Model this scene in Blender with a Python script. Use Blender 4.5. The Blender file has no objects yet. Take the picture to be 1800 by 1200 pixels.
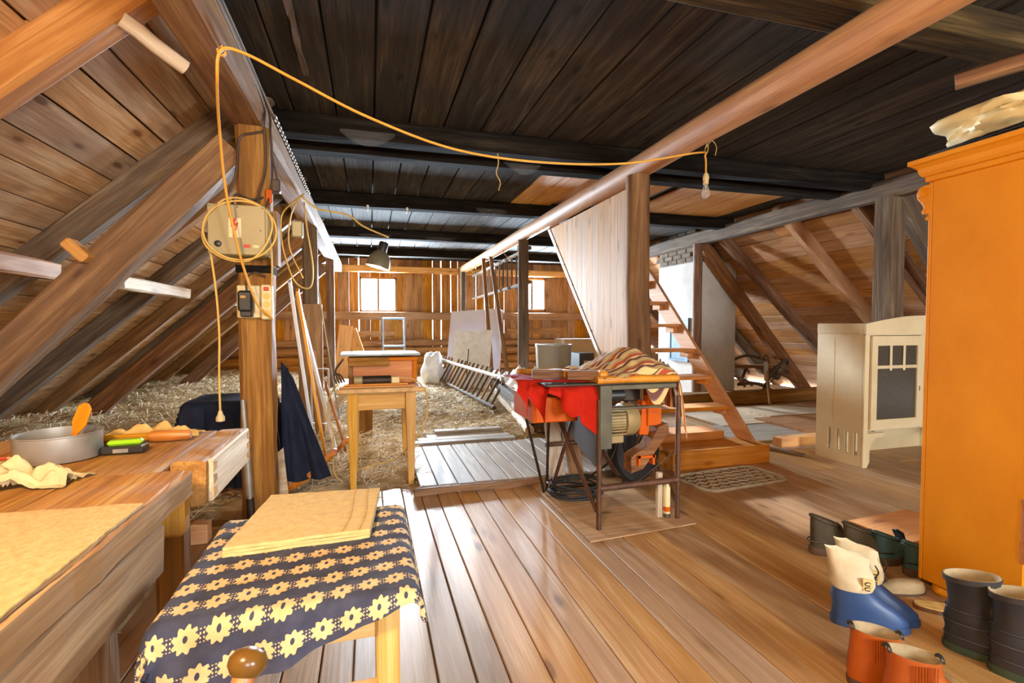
import bpy, math, random
from mathutils import Vector, Matrix, noise as mnoise
random.seed(11)
SC = bpy.context.scene
COL = SC.collection
pi = math.pi
# ---------------------------------------------------------------- camera
cam = bpy.data.cameras.new('camera'); camo = bpy.data.objects.new('camera', cam); COL.objects.link(camo)
cam.sensor_width = 36.0; cam.lens = 36.0 * 866 / 1800; cam.clip_start = 0.02
camo.location = (0, 0, 1.25)
camo.rotation_euler = (pi / 2 - math.atan2(30, 866), 0, -math.atan2(250, 866))
SC.camera = camo
# ---------------------------------------------------------------- world and daylight
W = bpy.data.worlds.new('world'); SC.world = W; W.use_nodes = True
bg = W.node_tree.nodes['Background']; bg.inputs[0].default_value = (0.80, 0.90, 1.0, 1); bg.inputs[1].default_value = 9.0
SC.view_settings.view_transform = 'Standard'; SC.view_settings.look = 'None'
SC.view_settings.gamma = 1.0; SC.view_settings.use_curve_mapping = False
SC.view_settings.exposure = 0.6
SC.cycles.max_bounces = 5; SC.cycles.diffuse_bounces = 4; SC.cycles.glossy_bounces = 2; SC.cycles.transparent_max_bounces = 8
SC.cycles.sample_clamp_indirect = 6.0
def area(name, loc, rot, sx, sy, power, col):
    l = bpy.data.lights.new(name, 'AREA'); l.shape = 'RECTANGLE'; l.size = sx; l.size_y = sy; l.energy = power; l.color = col
    o = bpy.data.objects.new(name, l); COL.objects.link(o); o.location = loc; o.rotation_euler = rot; return o
COOL = (0.70, 0.85, 1.0)
# daylight entering through the two windows of the far gable, plus fill through windows added behind the camera
area('daylight_far_window', (0.2, 12.52, 1.96), (-pi / 2, 0, 0), 0.85, 0.85, 2100, COOL)
area('daylight_far_window', (4.08, 12.52, 2.02), (-pi / 2, 0, 0), 0.75, 0.85, 1700, COOL)
area('added_near_fill', (3.2, -3.25, 1.7), (pi / 2, 0, 0), 1.3, 1.3, 320, (0.90, 0.95, 1.0))
area('added_near_fill', (0.6, -3.25, 1.7), (pi / 2, 0, 0), 1.3, 1.3, 60, (0.90, 0.95, 1.0))
sun = bpy.data.lights.new('sun', 'SUN'); sun.energy = 12.0; sun.angle = math.radians(1.2); sun.color = (0.95, 0.97, 1.0)
suno = bpy.data.objects.new('sun', sun); COL.objects.link(suno)
suno.rotation_euler = Vector((-1.45, -9.3, -2.05)).to_track_quat('-Z', 'Y').to_euler()

# ---------------------------------------------------------------- materials
def lin(h):
    h = h.lstrip('#'); r = []
    for i in (0, 2, 4):
        c = int(h[i:i + 2], 16) / 255; r.append(c / 12.92 if c <= 0.04045 else ((c + 0.055) / 1.055) ** 2.4)
    return (*r, 1)
class NT:
    def __init__(s, name):
        s.m = bpy.data.materials.new(name); s.m.use_nodes = True; s.t = s.m.node_tree; s.b = s.t.nodes['Principled BSDF']
    def n(s, typ, **kw):
        x = s.t.nodes.new(typ)
        for k, v in kw.items():
            if k.startswith('i_'): x.inputs[int(k[2:])].default_value = v
            else: setattr(x, k, v)
        return x
    def l(s, a, b): s.t.links.new(a, b)
    def math(s, op, a, b=None, c=None):
        x = s.n('ShaderNodeMath', operation=op)
        for i, v in enumerate((a, b, c)):
            if v is None: continue
            if isinstance(v, (int, float)): x.inputs[i].default_value = v
            else: s.l(v, x.inputs[i])
        return x.outputs[0]
    def ramp(s, fac, stops, const=False):
        x = s.n('ShaderNodeValToRGB'); e = x.color_ramp.elements
        if const: x.color_ramp.interpolation = 'CONSTANT'
        while len(e) < len(stops): e.new(0.5)
        for k, (p, c) in zip(e, stops):
            k.position = p; k.color = lin(c) if isinstance(c, str) else (c, c, c, 1)
        s.l(fac, x.inputs[0]); return x.outputs[0]
    def mix(s, fac, a, b, mode='MIX'):
        x = s.n('ShaderNodeMix', data_type='RGBA', blend_type=mode)
        for i, v in ((0, fac), (6, a), (7, b)):
            if isinstance(v, (int, float)): x.inputs[i].default_value = v
            elif isinstance(v, str): x.inputs[i].default_value = lin(v)
            elif isinstance(v, tuple): x.inputs[i].default_value = v
            else: s.l(v, x.inputs[i])
        return x.outputs[2]
    def grain(s, rnd=True):
        a = s.n('ShaderNodeAttribute', attribute_name='grain')
        if not rnd: return a.outputs['Vector']
        o = s.n('ShaderNodeObjectInfo')
        v = s.n('ShaderNodeVectorMath', operation='SCALE'); v.inputs[0].default_value = (37.3, 11.7, 5.1); s.l(o.outputs['Random'], v.inputs['Scale'])
        d = s.n('ShaderNodeVectorMath', operation='ADD'); s.l(a.outputs['Vector'], d.inputs[0]); s.l(v.outputs[0], d.inputs[1])
        return d.outputs[0]
    def noise(s, vec, scale=(1, 1, 1), sc=1.0, detail=4, rough=0.55, dist=0.0):
        m = s.n('ShaderNodeVectorMath', operation='MULTIPLY'); s.l(vec, m.inputs[0]); m.inputs[1].default_value = scale
        x = s.n('ShaderNodeTexNoise'); x.inputs['Scale'].default_value = sc; x.inputs['Detail'].default_value = detail
        x.inputs['Roughness'].default_value = rough; x.inputs['Distortion'].default_value = dist
        s.l(m.outputs[0], x.inputs['Vector']); return x.outputs['Fac']
    def bump(s, h, strength=0.3, dist=0.01):
        b = s.n('ShaderNodeBump'); b.inputs['Strength'].default_value = strength; b.inputs['Distance'].default_value = dist
        s.l(h, b.inputs['Height']); s.l(b.outputs[0], s.b.inputs['Normal'])
def wood(name, dark, mid, light, rough=0.75, knot='#3a2210', knots=0.75, stain=None, stain_amt=0.5, var=0.35, bump=0.35, spec=0.3):
    t = NT(name); g = t.grain()
    n1 = t.noise(g, (0.9, 9, 9), 1.6, 3, 0.6, 0.6)
    c = t.ramp(n1, [(0.28, dark), (0.5, mid), (0.74, light)])
    n2 = t.noise(g, (3.5, 130, 130), 1.0, 1, 0.6)
    c = t.mix(t.ramp(n2, [(0.35, 0.42), (0.6, 0.0)]), c, dark, 'MIX')
    n4 = t.noise(g, (1.1, 38, 38), 1.0, 2, .7, .8)
    c = t.mix(t.ramp(n4, [(0.40, 0.62), (0.49, 0.0)]), c, dark)
    n3 = t.noise(g, (1.2, 2.2, 2.2), 1.0, 2)
    c = t.mix(t.ramp(n3, [(0.3, 0.0), (0.75, min(1.0, stain_amt * 1.1))]), c, stain or dark)if stain_amt > 0 else c
    if knots > 0:
        m = t.n('ShaderNodeVectorMath', operation='MULTIPLY'); t.l(g, m.inputs[0]); m.inputs[1].default_value = (2.2, 6.5, 6.5)
        v = t.n('ShaderNodeTexVoronoi'); v.inputs['Scale'].default_value = 1.0; t.l(m.outputs[0], v.inputs['Vector'])
        k = t.ramp(v.outputs['Distance'], [(0.09, knots), (0.13, knots * .4), (0.22, 0.0)])
        c = t.mix(k, c, knot)
    o = t.n('ShaderNodeObjectInfo')
    hv = t.n('ShaderNodeHueSaturation'); t.l(c, hv.inputs['Color'])
    t.l(t.math('MULTIPLY_ADD', o.outputs['Random'], var * 2, 1 - var), hv.inputs['Value'])
    r2 = t.math('FRACT', t.math('MULTIPLY', o.outputs['Random'], 7.31))
    t.l(t.math('MULTIPLY_ADD', r2, 0.3, 0.85), hv.inputs['Saturation'])
    t.l(hv.outputs[0], t.b.inputs['Base Color']); t.b.inputs['Roughness'].default_value = rough
    t.b.inputs['Specular IOR Level'].default_value = spec
    t.bump(n4, bump, 0.008)
    return t.m
def plain(name, col, rough=0.6, metal=0.0, col2=None, scale=6.0, bump=0.0, spec=0.5, lo=0.35, hi=0.7, sheen=0.0):
    t = NT(name)
    t.b.inputs['Roughness'].default_value = rough; t.b.inputs['Metallic'].default_value = metal; t.b.inputs['Specular IOR Level'].default_value = spec
    g = t.grain()
    n = t.noise(g, (1, 1, 1), scale, 3, 0.62)
    t.l(t.ramp(n, [(lo, col), (hi, col2 or col)]), t.b.inputs['Base Color'])
    if sheen: t.b.inputs['Sheen Weight'].default_value = sheen
    if bump: t.bump(n, bump, 0.01)
    return t.m
M = {}
M['floor'] = wood('floor_board_wood', '#a2784a', '#ba9468', '#ceb086', 0.46, '#5a3a1c', 0.65, '#977454', .5, .13, .2, .35)
M['floor_grey'] = wood('grey_floor_board_wood', '#85796d', '#a89d90', '#c2b9ac', 0.65, '#5a4a3c', 0.5, '#8f877c', .5, .12, .3, .2)
M['sheath'] = wood('roof_board_wood', '#97704a', '#c29c74', '#dcc4a4', 0.8, '#5a3012', 0.8, '#94765a', .5, .22)
M['sheath_r'] = wood('roof_board_red_wood', '#9c6a40', '#bd8758', '#d2a478', 0.8, '#6a3c18', 0.5, '#8e6a48', .5, .15)
M['gable'] = wood('gable_board_wood', '#8f5c2a', '#c08746', '#d9aa68', 0.8, '#4a280e', 0.6, '#74481f', .5, .28)
M['black'] = wood('sooty_board_wood', '#27211a', '#42382d', '#605342', 0.9, '#0e0b09', 0.7, '#241f1c', .5, .25, .5, .2)
M['beam'] = wood('sooty_beam_wood', '#14110e', '#241f19', '#3c342a', 1.0, '#0c0907', 0.5, '#1c1814', .5, .2, .5, .05)
M['sootlit'] = wood('lit_sooty_beam_wood', '#2a2016', '#54401f', '#80643a', 0.9, '#181008', 0.5, '#2e2418', .6, .1, .5, .1)  # sooty beam wood with warm light on the near crossbeam put into its colour
M['brown'] = wood('brown_timber_wood', '#6b4a28', '#93693c', '#b48c56', 0.8, '#3a220e', 0.6, '#6e5034', .5, .16, .45)
M['greyt'] = wood('weathered_timber_wood', '#4e3c2a', '#735c44', '#947c5e', 0.9, '#2a211a', 0.5, '#4c4238', .5, .15, .6)
M['redt'] = wood('reddish_timber_wood', '#5a3a24', '#845c3c', '#a47c58', 0.85, '#2e180e', 0.5, '#5a4034', .5, .15, .5)
M['midpine'] = wood('aged_pine_wood', '#8f5e30', '#ad7a46', '#c4955e', 0.7, '#5c3414', 0.6, '#9a6a3c', .4, .08, .2)
M['fresh'] = wood('fresh_pine_wood', '#bd8650', '#d6a46a', '#e8c28e', 0.65, '#7c4820', 0.6, '#c8955c', .4, .1, .15)
M['log'] = wood('peeled_log_wood', '#8f5414', '#b87a2c', '#cf9a50', 0.6, '#7c4418', 0.7, '#c2854a', .4, .05, .15)
M['pale'] = wood('pale_plank_wood', '#b39a7c', '#d2bfa2', '#e6d9c4', 0.75, '#7c5a38', 0.45, '#a89880', .4, .12, .25)
M['stairw'] = wood('stair_pine_wood', '#c88646', '#e0a462', '#ecbc82', 0.6, '#8a4a1c', 0.6, '#d6985a', .3, .06, .12)
M['bench'] = wood('worn_bench_wood', '#8f5f24', '#c48e3e', '#deb262', 0.75, '#4a2a10', 0.5, '#8a5c28', .55, .08, .6)
M['benchside'] = wood('worn_bench_side_wood', '#7c5c3a', '#a88660', '#c8aa80', 0.85, '#4a3018', 0.5, '#86684c', .6, .08, .6)
M['panelw'] = wood('stair_panel_wood', '#a67638', '#c39048', '#d6aa66', 0.65, '#7a4c22', 0.7, '#c0925c', .4, .1, .12)
M['straw'] = plain('straw_ground', '#80643a', 0.95, 0, '#c6b48e', 5, 0.8, .1, .3, .75)
t = NT('straw_strand'); r = t.n('ShaderNodeAttribute', attribute_name='grain')
sx = t.n('ShaderNodeSeparateXYZ'); t.l(r.outputs['Vector'], sx.inputs[0])
t.l(t.ramp(sx.outputs[0], [(0.0, '#86602e'), (0.5, '#d0bc94'), (1.0, '#f6eedd')]), t.b.inputs['Base Color']); t.b.inputs['Roughness'].default_value = .8
M['strand'] = t.m

# ---------------------------------------------------------------- geometry helpers: a geo is (verts, faces, axis[, grain])
def basis(d, up=(0, 0, 1)):
    d = Vector(d).normalized(); u = Vector(up)
    if abs(d.dot(u)) > .98: u = Vector((0, 1, 0)) if abs(d.y) < .9 else Vector((1, 0, 0))
    s = d.cross(u).normalized(); return d, s, s.cross(d).normalized()
BOXF = [(0, 3, 2, 1), (4, 5, 6, 7), (0, 1, 5, 4), (1, 2, 6, 5), (2, 3, 7, 6), (3, 0, 4, 7)]
def box(x0, x1, y0, y1, z0, z1, axis=None):
    v = [(x0, y0, z0), (x1, y0, z0), (x1, y1, z0), (x0, y1, z0), (x0, y0, z1), (x1, y0, z1), (x1, y1, z1), (x0, y1, z1)]
    if axis is None:
        e = (abs(x1 - x0), abs(y1 - y0), abs(z1 - z0)); i = e.index(max(e)); axis = tuple(1.0 if k == i else 0.0 for k in range(3))
    return (v, BOXF, axis)
def rbox(x0, x1, y0, y1, z0, z1, c=0.006, axis=None):      # box with chamfered edges
    cx, cy, cz = (x0 + x1) / 2, (y0 + y1) / 2, (z0 + z1) / 2; hx, hy, hz = (x1 - x0) / 2, (y1 - y0) / 2, (z1 - z0) / 2
    c = min(c, hx * .8, hy * .8, hz * .8); v = []; f = []; idx = {}
    for sx in (-1, 1):
        for sy in (-1, 1):
            for sz in (-1, 1):
                for k in range(3):
                    o = [hx, hy, hz]; p = [o[i] - (c if i != k else 0) for i in range(3)]
                    idx[sx, sy, sz, k] = len(v); v.append((cx + sx * p[0], cy + sy * p[1], cz + sz * p[2]))
    S = (-1, 1)
    for k in range(3):
        a, b = [i for i in range(3) if i != k]
        for s in S:
            q = []
            for (p, r_) in ((-1, -1), (1, -1), (1, 1), (-1, 1)):
                t_ = [0, 0, 0]; t_[k] = s; t_[a] = p; t_[b] = r_; q.append(idx[t_[0], t_[1], t_[2], k])
            f.append(tuple(q if (s > 0) == (k != 1) else q[::-1]))
    for k in range(3):       # edges along axis k
        a, b = [i for i in range(3) if i != k]
        for sa in S:
            for sb in S:
                q = []
                for (sk, kk) in ((-1, a), (1, a), (1, b), (-1, b)):
                    t_ = [0, 0, 0]; t_[k] = sk; t_[a] = sa; t_[b] = sb; q.append(idx[t_[0], t_[1], t_[2], kk])
                f.append(tuple(q))
    for sx in S:
        for sy in S:
            for sz in S: f.append(tuple(idx[sx, sy, sz, k] for k in range(3)))
    g = box(x0, x1, y0, y1, z0, z1, axis); return (v, f, g[2])
def timber(p, q, w, h, up=(0, 0, 1), jit=0.006, n=5, ch=0.12, bow=0.0):   # hewn beam with chamfered, slightly uneven edges; w sideways, h along up
    p, q = Vector(p), Vector(q); d, s, u = basis(q - p, up); L = (q - p).length; v = []; f = []
    c = min(w, h) * ch
    prof = [(-w/2 + c, -h/2), (w/2 - c, -h/2), (w/2, -h/2 + c), (w/2, h/2 - c), (w/2 - c, h/2), (-w/2 + c, h/2), (-w/2, h/2 - c), (-w/2, -h/2 + c)]
    for i in range(n + 1):
        t_ = i / n; bo = math.sin(t_ * pi) * bow
        for (a, b) in prof:
            k = jit
            pt = p + d * (L * t_) + s * (a + random.uniform(-k, k) + bo) + u * (b + random.uniform(-k, k)); v.append(pt[:])
    for i in range(n):
        for j in range(8):
            a = i * 8 + j; b = i * 8 + (j + 1) % 8; f.append((a, b, b + 8, a + 8))
    f.append(tuple(range(7, -1, -1))); f.append(tuple(n * 8 + j for j in range(8)))
    return (v, f, tuple(d))
def bar(p, q, w, h, up=(0, 0, 1)): return timber(p, q, w, h, up, 0, 1, 0.08)
def tube(pts, r, seg=8, cap=True, jit=0.0, closed=False):
    pts = [Vector(a) for a in pts]; n = len(pts); v = []; f = []; gr = []
    rr = r if isinstance(r, (list, tuple)) else [r] * n
    prev = None; acc = 0
    for i, a in enumerate(pts):
        d = (pts[min(i + 1, n - 1)] - pts[max(i - 1, 0)])
        d = d.normalized() if d.length > 1e-9 else Vector((0, 0, 1))
        if prev is None: _, s, u = basis(d)
        else:
            s = (prev - d * prev.dot(d)); s = s.normalized() if s.length > 1e-6 else basis(d)[1]; u = s.cross(d)
        prev = s
        if i: acc += (a - pts[i - 1]).length
        for j in range(seg):
            an = 2 * pi * j / seg; R = rr[i] * (1 + random.uniform(-jit, jit))
            v.append((a + s * math.cos(an) * R + u * math.sin(an) * R)[:]); gr.append((acc, math.cos(an) * R, math.sin(an) * R))
    for i in range(n - 1):
        for j in range(seg):
            a = i * seg + j; b = i * seg + (j + 1) % seg; f.append((a, a + seg, b + seg, b))
    if cap: f.append(tuple(range(seg))); f.append(tuple((n - 1) * seg + j for j in range(seg - 1, -1, -1)))
    return (v, f, (1, 0, 0), gr)
def spline(ctrl, k=8):                                     # Catmull-Rom through control points
    P = [Vector(c) for c in ctrl]; P = [P[0] * 2 - P[1]] + P + [P[-1] * 2 - P[-2]]; out = []
    for i in range(1, len(P) - 2):
        a, b, c, d = P[i - 1:i + 3]
        for j in range(k):
            t_ = j / k; out.append(0.5 * (2 * b + (c - a) * t_ + (2 * a - 5 * b + 4 * c - d) * t_ * t_ + (3 * b - a - 3 * c + d) * t_ ** 3))
    out.append(P[-2]); return out
def logg(p, q, r0, r1=None, n=8, seg=12, jit=.03, bow=0):
    p, q = Vector(p), Vector(q); r1 = r1 or r0; d, s, u = basis(q - p)
    pts = [p.lerp(q, i / n) + s * math.sin(pi * i / n) * bow + (s * random.uniform(-1, 1) + u * random.uniform(-1, 1)) * r0 * .06 for i in range(n + 1)]
    return tube(pts, [r0 + (r1 - r0) * i / n for i in range(n + 1)], seg, True, jit)
def lathe(c, prof, seg=20, axis='z'):                      # prof: list of (radius, height)
    v = []; f = []; n = len(prof)
    for (r, h) in prof:
        for j in range(seg):
            a = 2 * pi * j / seg; x, y = r * math.cos(a), r * math.sin(a)
            p = (x, y, h) if axis == 'z' else ((x, h, y) if axis == 'y' else (h, x, y)); v.append((c[0] + p[0], c[1] + p[1], c[2] + p[2]))
    for i in range(n - 1):
        for j in range(seg):
            a = i * seg + j; b = i * seg + (j + 1) % seg; f.append((a, b, b + seg, a + seg))
    if prof[0][0] > 1e-4: f.append(tuple(range(seg - 1, -1, -1)))
    if prof[-1][0] > 1e-4: f.append(tuple((n - 1) * seg + j for j in range(seg)))
    return (v, f, {'z': (0, 0, 1), 'y': (0, 1, 0), 'x': (1, 0, 0)}[axis])
def prism(out, o, eu, ev, en, th):                         # polygon outline (u, v) in a plane, thickness th along en
    o, eu, ev, en = Vector(o), Vector(eu), Vector(ev), Vector(en); n = len(out)
    v = [(o + eu * a + ev * b)[:] for a, b in out] + [(o + eu * a + ev * b + en * th)[:] for a, b in out]
    f = [tuple(range(n - 1, -1, -1)), tuple(range(n, 2 * n))] + [(i, (i + 1) % n, n + (i + 1) % n, n + i) for i in range(n)]
    return (v, f, tuple(eu))
def grid(fn, nu, nv, th=0.0, uvs=(1, 1)):                  # surface fn(s, t) -> point, doubled to thickness th
    v = []; gr = []; f = []
    for j in range(nv + 1):
        for i in range(nu + 1):
            v.append(tuple(fn(i / nu, j / nv))); gr.append((i / nu * uvs[0], j / nv * uvs[1], 0))
    for j in range(nv):
        for i in range(nu):
            a = j * (nu + 1) + i; f.append((a, a + 1, a + nu + 2, a + nu + 1))
    if th:
        V = [Vector(p) for p in v]; N = [Vector((0, 0, 0)) for _ in v]
        for q in f:
            nn = (V[q[1]] - V[q[0]]).cross(V[q[3]] - V[q[0]])
            for k in q: N[k] += nn
        m = len(v); v += [(V[i] - (N[i].normalized() if N[i].length > 0 else Vector((0, 0, 1))) * th)[:] for i in range(m)]; gr += gr[:m]
        f += [tuple(k + m for k in q[::-1]) for q in f[:]]
        ring = [i for i in range(nu + 1)] + [j * (nu + 1) + nu for j in range(1, nv + 1)] + [nv * (nu + 1) + i for i in range(nu - 1, -1, -1)] + [j * (nu + 1) for j in range(nv - 1, 0, -1)]
        for i in range(len(ring)):
            a, b = ring[i], ring[(i + 1) % len(ring)]; f.append((b, a, a + m, b + m))
    return (v, f, (1, 0, 0), gr)
def xf(g, m): return ([(m @ Vector(p))[:] for p in g[0]], g[1], tuple((m.to_3x3() @ Vector(g[2])).normalized())) + tuple(g[3:])
def nz(x, y=0, z=0): return mnoise.noise((x, y, z))

def mesh(name, geos, mat, off=(0, 0, 0), smooth=False):
    if isinstance(geos, tuple): geos = [geos]
    V = []; F = []; A = []; ox, oy, oz = off
    for g in geos:
        b = len(V); V += [(p[0] - ox, p[1] - oy, p[2] - oz) for p in g[0]]; F += [tuple(k + b for k in q) for q in g[1]]
        if len(g) > 3 and g[3]: A += list(g[3])
        else:
            d, s, u = basis(g[2])
            A += [(d.dot(p), s.dot(p), u.dot(p)) for p in (Vector(x) for x in g[0])]
    me = bpy.data.meshes.new(name); me.from_pydata(V, [], F)
    at = me.attributes.new('grain', 'FLOAT_VECTOR', 'POINT'); at.data.foreach_set('vector', [c for p in A for c in p])
    me.materials.append(M[mat] if isinstance(mat, str) else mat)
    if smooth: me.polygons.foreach_set('use_smooth', [True] * len(me.polygons))
    me.update(); return me
def fixn(me):
    import bmesh
    b = bmesh.new(); b.from_mesh(me); bmesh.ops.recalc_face_normals(b, faces=b.faces); b.to_mesh(me); b.free()
def tag(o, label=None, cat=None, group=None, kind=None):
    for k, v in (('label', label), ('category', cat), ('group', group), ('kind', kind)):
        if v: o[k] = v
    return o
def obj(name, geos, mat, parent=None, smooth=False, bev=0, sub=0, label=None, cat=None, group=None, kind=None, off=None):
    # world-space geometry; the object's origin is its parent's origin, or the base of the shape
    if isinstance(geos, tuple): geos = [geos]
    if parent is not None: off = parent.get('_w', (0, 0, 0)); off = tuple(off)
    elif off is None:
        P = [p for g in geos for p in g[0]]
        off = (sum(p[0] for p in P) / len(P), sum(p[1] for p in P) / len(P), min(p[2] for p in P))
    me = mesh(name, geos, mat, off, smooth); fixn(me)
    o = bpy.data.objects.new(name, me); COL.objects.link(o)
    if parent is None: o.location = off
    else: o.parent = parent
    o['_w'] = off
    if bev:
        b = o.modifiers.new('bevel', 'BEVEL'); b.width = bev; b.segments = 2; b.limit_method = 'ANGLE'
    if sub:
        b = o.modifiers.new('subd', 'SUBSURF'); b.levels = sub; b.render_levels = sub
    if smooth and not sub:
        try: me.set_sharp_from_angle(angle=math.radians(42))
        except Exception: pass
    return tag(o, label, cat, group, kind)
def thing(name, label, cat, loc=(0, 0, 0), group=None, local=False, rz=0.0, kind=None):
    o = bpy.data.objects.new(name, None); COL.objects.link(o); o.empty_display_size = .1; o.location = loc; o.rotation_euler = (0, 0, rz)
    o['_w'] = (0, 0, 0) if local else tuple(loc)
    return tag(o, label, cat, group, kind)
def struct(name, geos, mat, **k): return obj(name, geos, mat, kind='structure', **k)
def link(name, me, parent, loc=(0, 0, 0), rot=(0, 0, 0), scale=(1, 1, 1)):
    o = bpy.data.objects.new(name, me); COL.objects.link(o); o.parent = parent; o.location = loc; o.rotation_euler = rot; o.scale = scale; return o
def copy_tree(o, parent=None):
    c = o.copy(); COL.objects.link(c); c.parent = parent
    for ch in o.children: copy_tree(ch, c)
    return c

# ================================================================ SETTING
YB, YF = 12.3, -3.0
# ---- floor
fl = struct('floor', box(-3.95, 8.3, YF, YB + .1, -0.12, -0.035), 'brown', off=(0, 0, 0))
pm = {}
def plank_mesh(key, w, L, th, mat, axis='y', nm='plank'):
    k = (key, round(w, 3), round(L, 2))
    if k not in pm:
        c = 0.004
        me = mesh(nm, rbox(-w/2, w/2, -L/2, L/2, -th, 0, c, (0, 1, 0)), mat); fixn(me); pm[k] = me
    return pm[k]
x = -3.85; widths = []
while x < 8.1:
    w = random.choice((.115, .13, .145)) if -0.9 < x < 1.55 else random.choice((.22, .25, .28))
    if x < -0.9: w = .25
    joints = [YF, random.uniform(3.9, 4.4) if x < 2.2 else random.uniform(5.2, 6.5), YB]
    if x > 2.2: joints[1] = random.choice((3.3, 4.4, 5.6))
    if x < -1.0: joints = [YF, YB]
    for a, b in zip(joints[:-1], joints[1:]):
        L = b - a - .006
        link('plank', plank_mesh('fl', w - .0045, L, .035, 'floor'), fl, (x + w/2, (a + b)/2, random.uniform(-.002, .0005)))
    x += w
# ---- sloping roofs
SL, CX = 0.9, 2.2
UX, UZ = 1 / math.hypot(1, SL), SL / math.hypot(1, SL)
def RP(side, xd, n, y):       # xd: distance in x from the purlin line outward (positive) ; n: height above the rafters' underside
    xl = -0.8 - xd; z = 2.66 - SL * xd; p = (xl - UZ * n, y, z + UX * n)
    return Vector((p[0] if side < 0 else 2 * CX - p[0], y, p[2]))
for side, nm, mt in ((-1, 'roof_left', 'sheath'), (1, 'roof_right', 'sheath_r')):
    a0, a1 = -2.6, 3.15
    q = [RP(side, a, n, y) for y in (YF, YB + .2) for (a, n) in ((a0, .2), (a1, .2), (a1, .3), (a0, .3))]
    slab = ([p[:] for p in q], [(0, 1, 2, 3), (7, 6, 5, 4), (0, 4, 5, 1), (1, 5, 6, 2), (2, 6, 7, 3), (3, 7, 4, 0)], (0, 1, 0))
    rf = struct(nm, slab, 'brown', off=(0, 0, 0))
    s = 0.0; smax = (3.1 + .65) / UX
    ang = math.atan2(SL, 1)
    while s < smax:
        w = random.uniform(.15, .21); sm = s + w / 2; xd = 3.1 - sm * UX
        cuts = [YF, random.choice((1.4, 2.5)), random.choice((5.75, 6.85)), random.choice((9.0, 10.1)), YB]
        if side < 0 : cuts = [YF, random.choice((-.6, 4.7, 6.85)), YB]
        for a, b in zip(cuts[:-1], cuts[1:]):
            p = RP(side, xd, .185 + random.uniform(-.006, .004), (a + b) / 2)
            me = plank_mesh(nm, round(w, 2) - .008, b - a - .005, .022, mt)
            link('plank', me, rf, p, (0, ang if side > 0 else -ang, 0))
        s += w
# ---- flat boarded ceiling
ZC = 2.82
cl = struct('ceiling', [box(-0.95, 2.32, YF, YB, 2.87, 2.92), box(3.45, 5.2, YF, YB, 2.87, 2.92), box(2.32, 3.45, YF, 4.75, 2.87, 2.92), box(2.32, 3.45, 6.3, YB, 2.87, 2.92)], 'black', off=(0, 0, 0))
x = -0.78
while x < 5.05:
    w = random.uniform(.22, .31); jo = [YF, 2.05, 4.45, 6.45, 8.6, YB] if random.random() < .6 or x > 1.4 else [YF, 4.45, 8.6, YB]
    for a, b in zip(jo[:-1], jo[1:]):
        segs = [(a, b)]
        if x + w > 2.34 and x < 3.43:
            segs = [(max(a, c), min(b, d)) for c, d in ((YF, 4.75), (6.3, YB)) if min(b, d) - max(a, c) > .05]
        for (c, d) in segs:
            fresh = (abs(c - 4.45) < .01 and x > 1.55 and x < 2.0) or (c > 4.4 and d < 6.5 and 2.0 < x < 4.9)
            me = plank_mesh('cl', round(w, 2) - .012, d - c - .006, .028, 'black') if not fresh else plank_mesh('clf', round(w, 2) - .012, d - c - .006, .028, 'fresh')
            link('plank', me, cl, (x + w/2, (c + d)/2, ZC + .028 + random.uniform(-.004, .004)))
    x += w
for i in range(5):
    link('hatch_board', plank_mesh('hb', .21, 1.7, .025, 'fresh'), cl, (2.44 + i * .22, 5.5, 2.90))
obj('batten', timber((-.36, 2.05, 2.805), (-.37, 3.35, 2.805), .03, .025, jit=.008, n=10), 'greyt', cl)
obj('batten', timber((-.34, YF, 2.805), (-.36, 1.7, 2.805), .03, .025, jit=.006, n=10), 'greyt', cl)
# ---- far gable of upright boards, its log footing and rails
gb = struct('wall_back', [box(-3.9, 8.1, 12.12, 12.36, -.05, .1)], 'gable', off=(0, 0, 0))
WIN = [(-0.23, 0.64, 1.54, 2.38), (3.70, 4.46, 1.60, 2.45)]
x = -3.8; k = 0
while x < 8.0:
    w = random.uniform(.17, .27)
    for wi in WIN:
        if x < wi[0] < x + w: w = wi[0] - x
        if x < wi[1] < x + w: w = wi[1] - x
    if w < .03: x += w; continue
    gap = .0012 if random.random() < .85 else random.uniform(.012, .024)
    xc = x + w / 2; top = 2.66 - SL * max(-0.8 - xc, xc - 5.2) + .2; top = min(top, 4.4)
    segs = [(.45 if -2 < xc < 6.4 else .02, top)]
    for wi in WIN:
        if wi[0] - .01 < xc < wi[1] + .01: segs = [(.45, wi[2]), (wi[3], top)]
    for a, b in segs:
        if b - a < .1: continue
        o = link('plank', plank_mesh('gb', round(w - gap, 3), round(b - a, 2), .028, 'gable'), gb, (xc, YB + random.uniform(-.008, .008), (a + b) / 2), (pi/2, 0, 0))
    x += w
for z, r in ((.12, .13), (.37, .13), (.60, .11), (.80, .09)):
    obj('log', logg((-3.4 + z * .6, 12.17, z), (7.7 - z * .6, 12.17, z), r, r * .95, 14, 10, .05), 'gable', gb, smooth=True)
obj('rail', timber((-2.3, 12.18, 1.455), (6.6, 12.18, 1.455), .15, .19, jit=.004, n=12), 'gable', gb)
obj('rail', timber((-1.3, 12.18, 2.56), (5.4, 12.18, 2.56), .15, .16, jit=.006, n=12), 'fresh', gb)
for (x0, x1, y, z) in ((-.6, .55, 12.05, 1.02), (3.35, 4.9, 12.04, 1.08)):
    obj('rail', timber((x0, y, z), (x1, y, z + .01), .05, .14, jit=.004), 'gable', gb)
t = NT('window_glass'); t.b.inputs['Roughness'].default_value = .05
tr = t.n('ShaderNodeBsdfTransparent'); mx = t.n('ShaderNodeMixShader'); mx.inputs[0].default_value = .12
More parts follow.
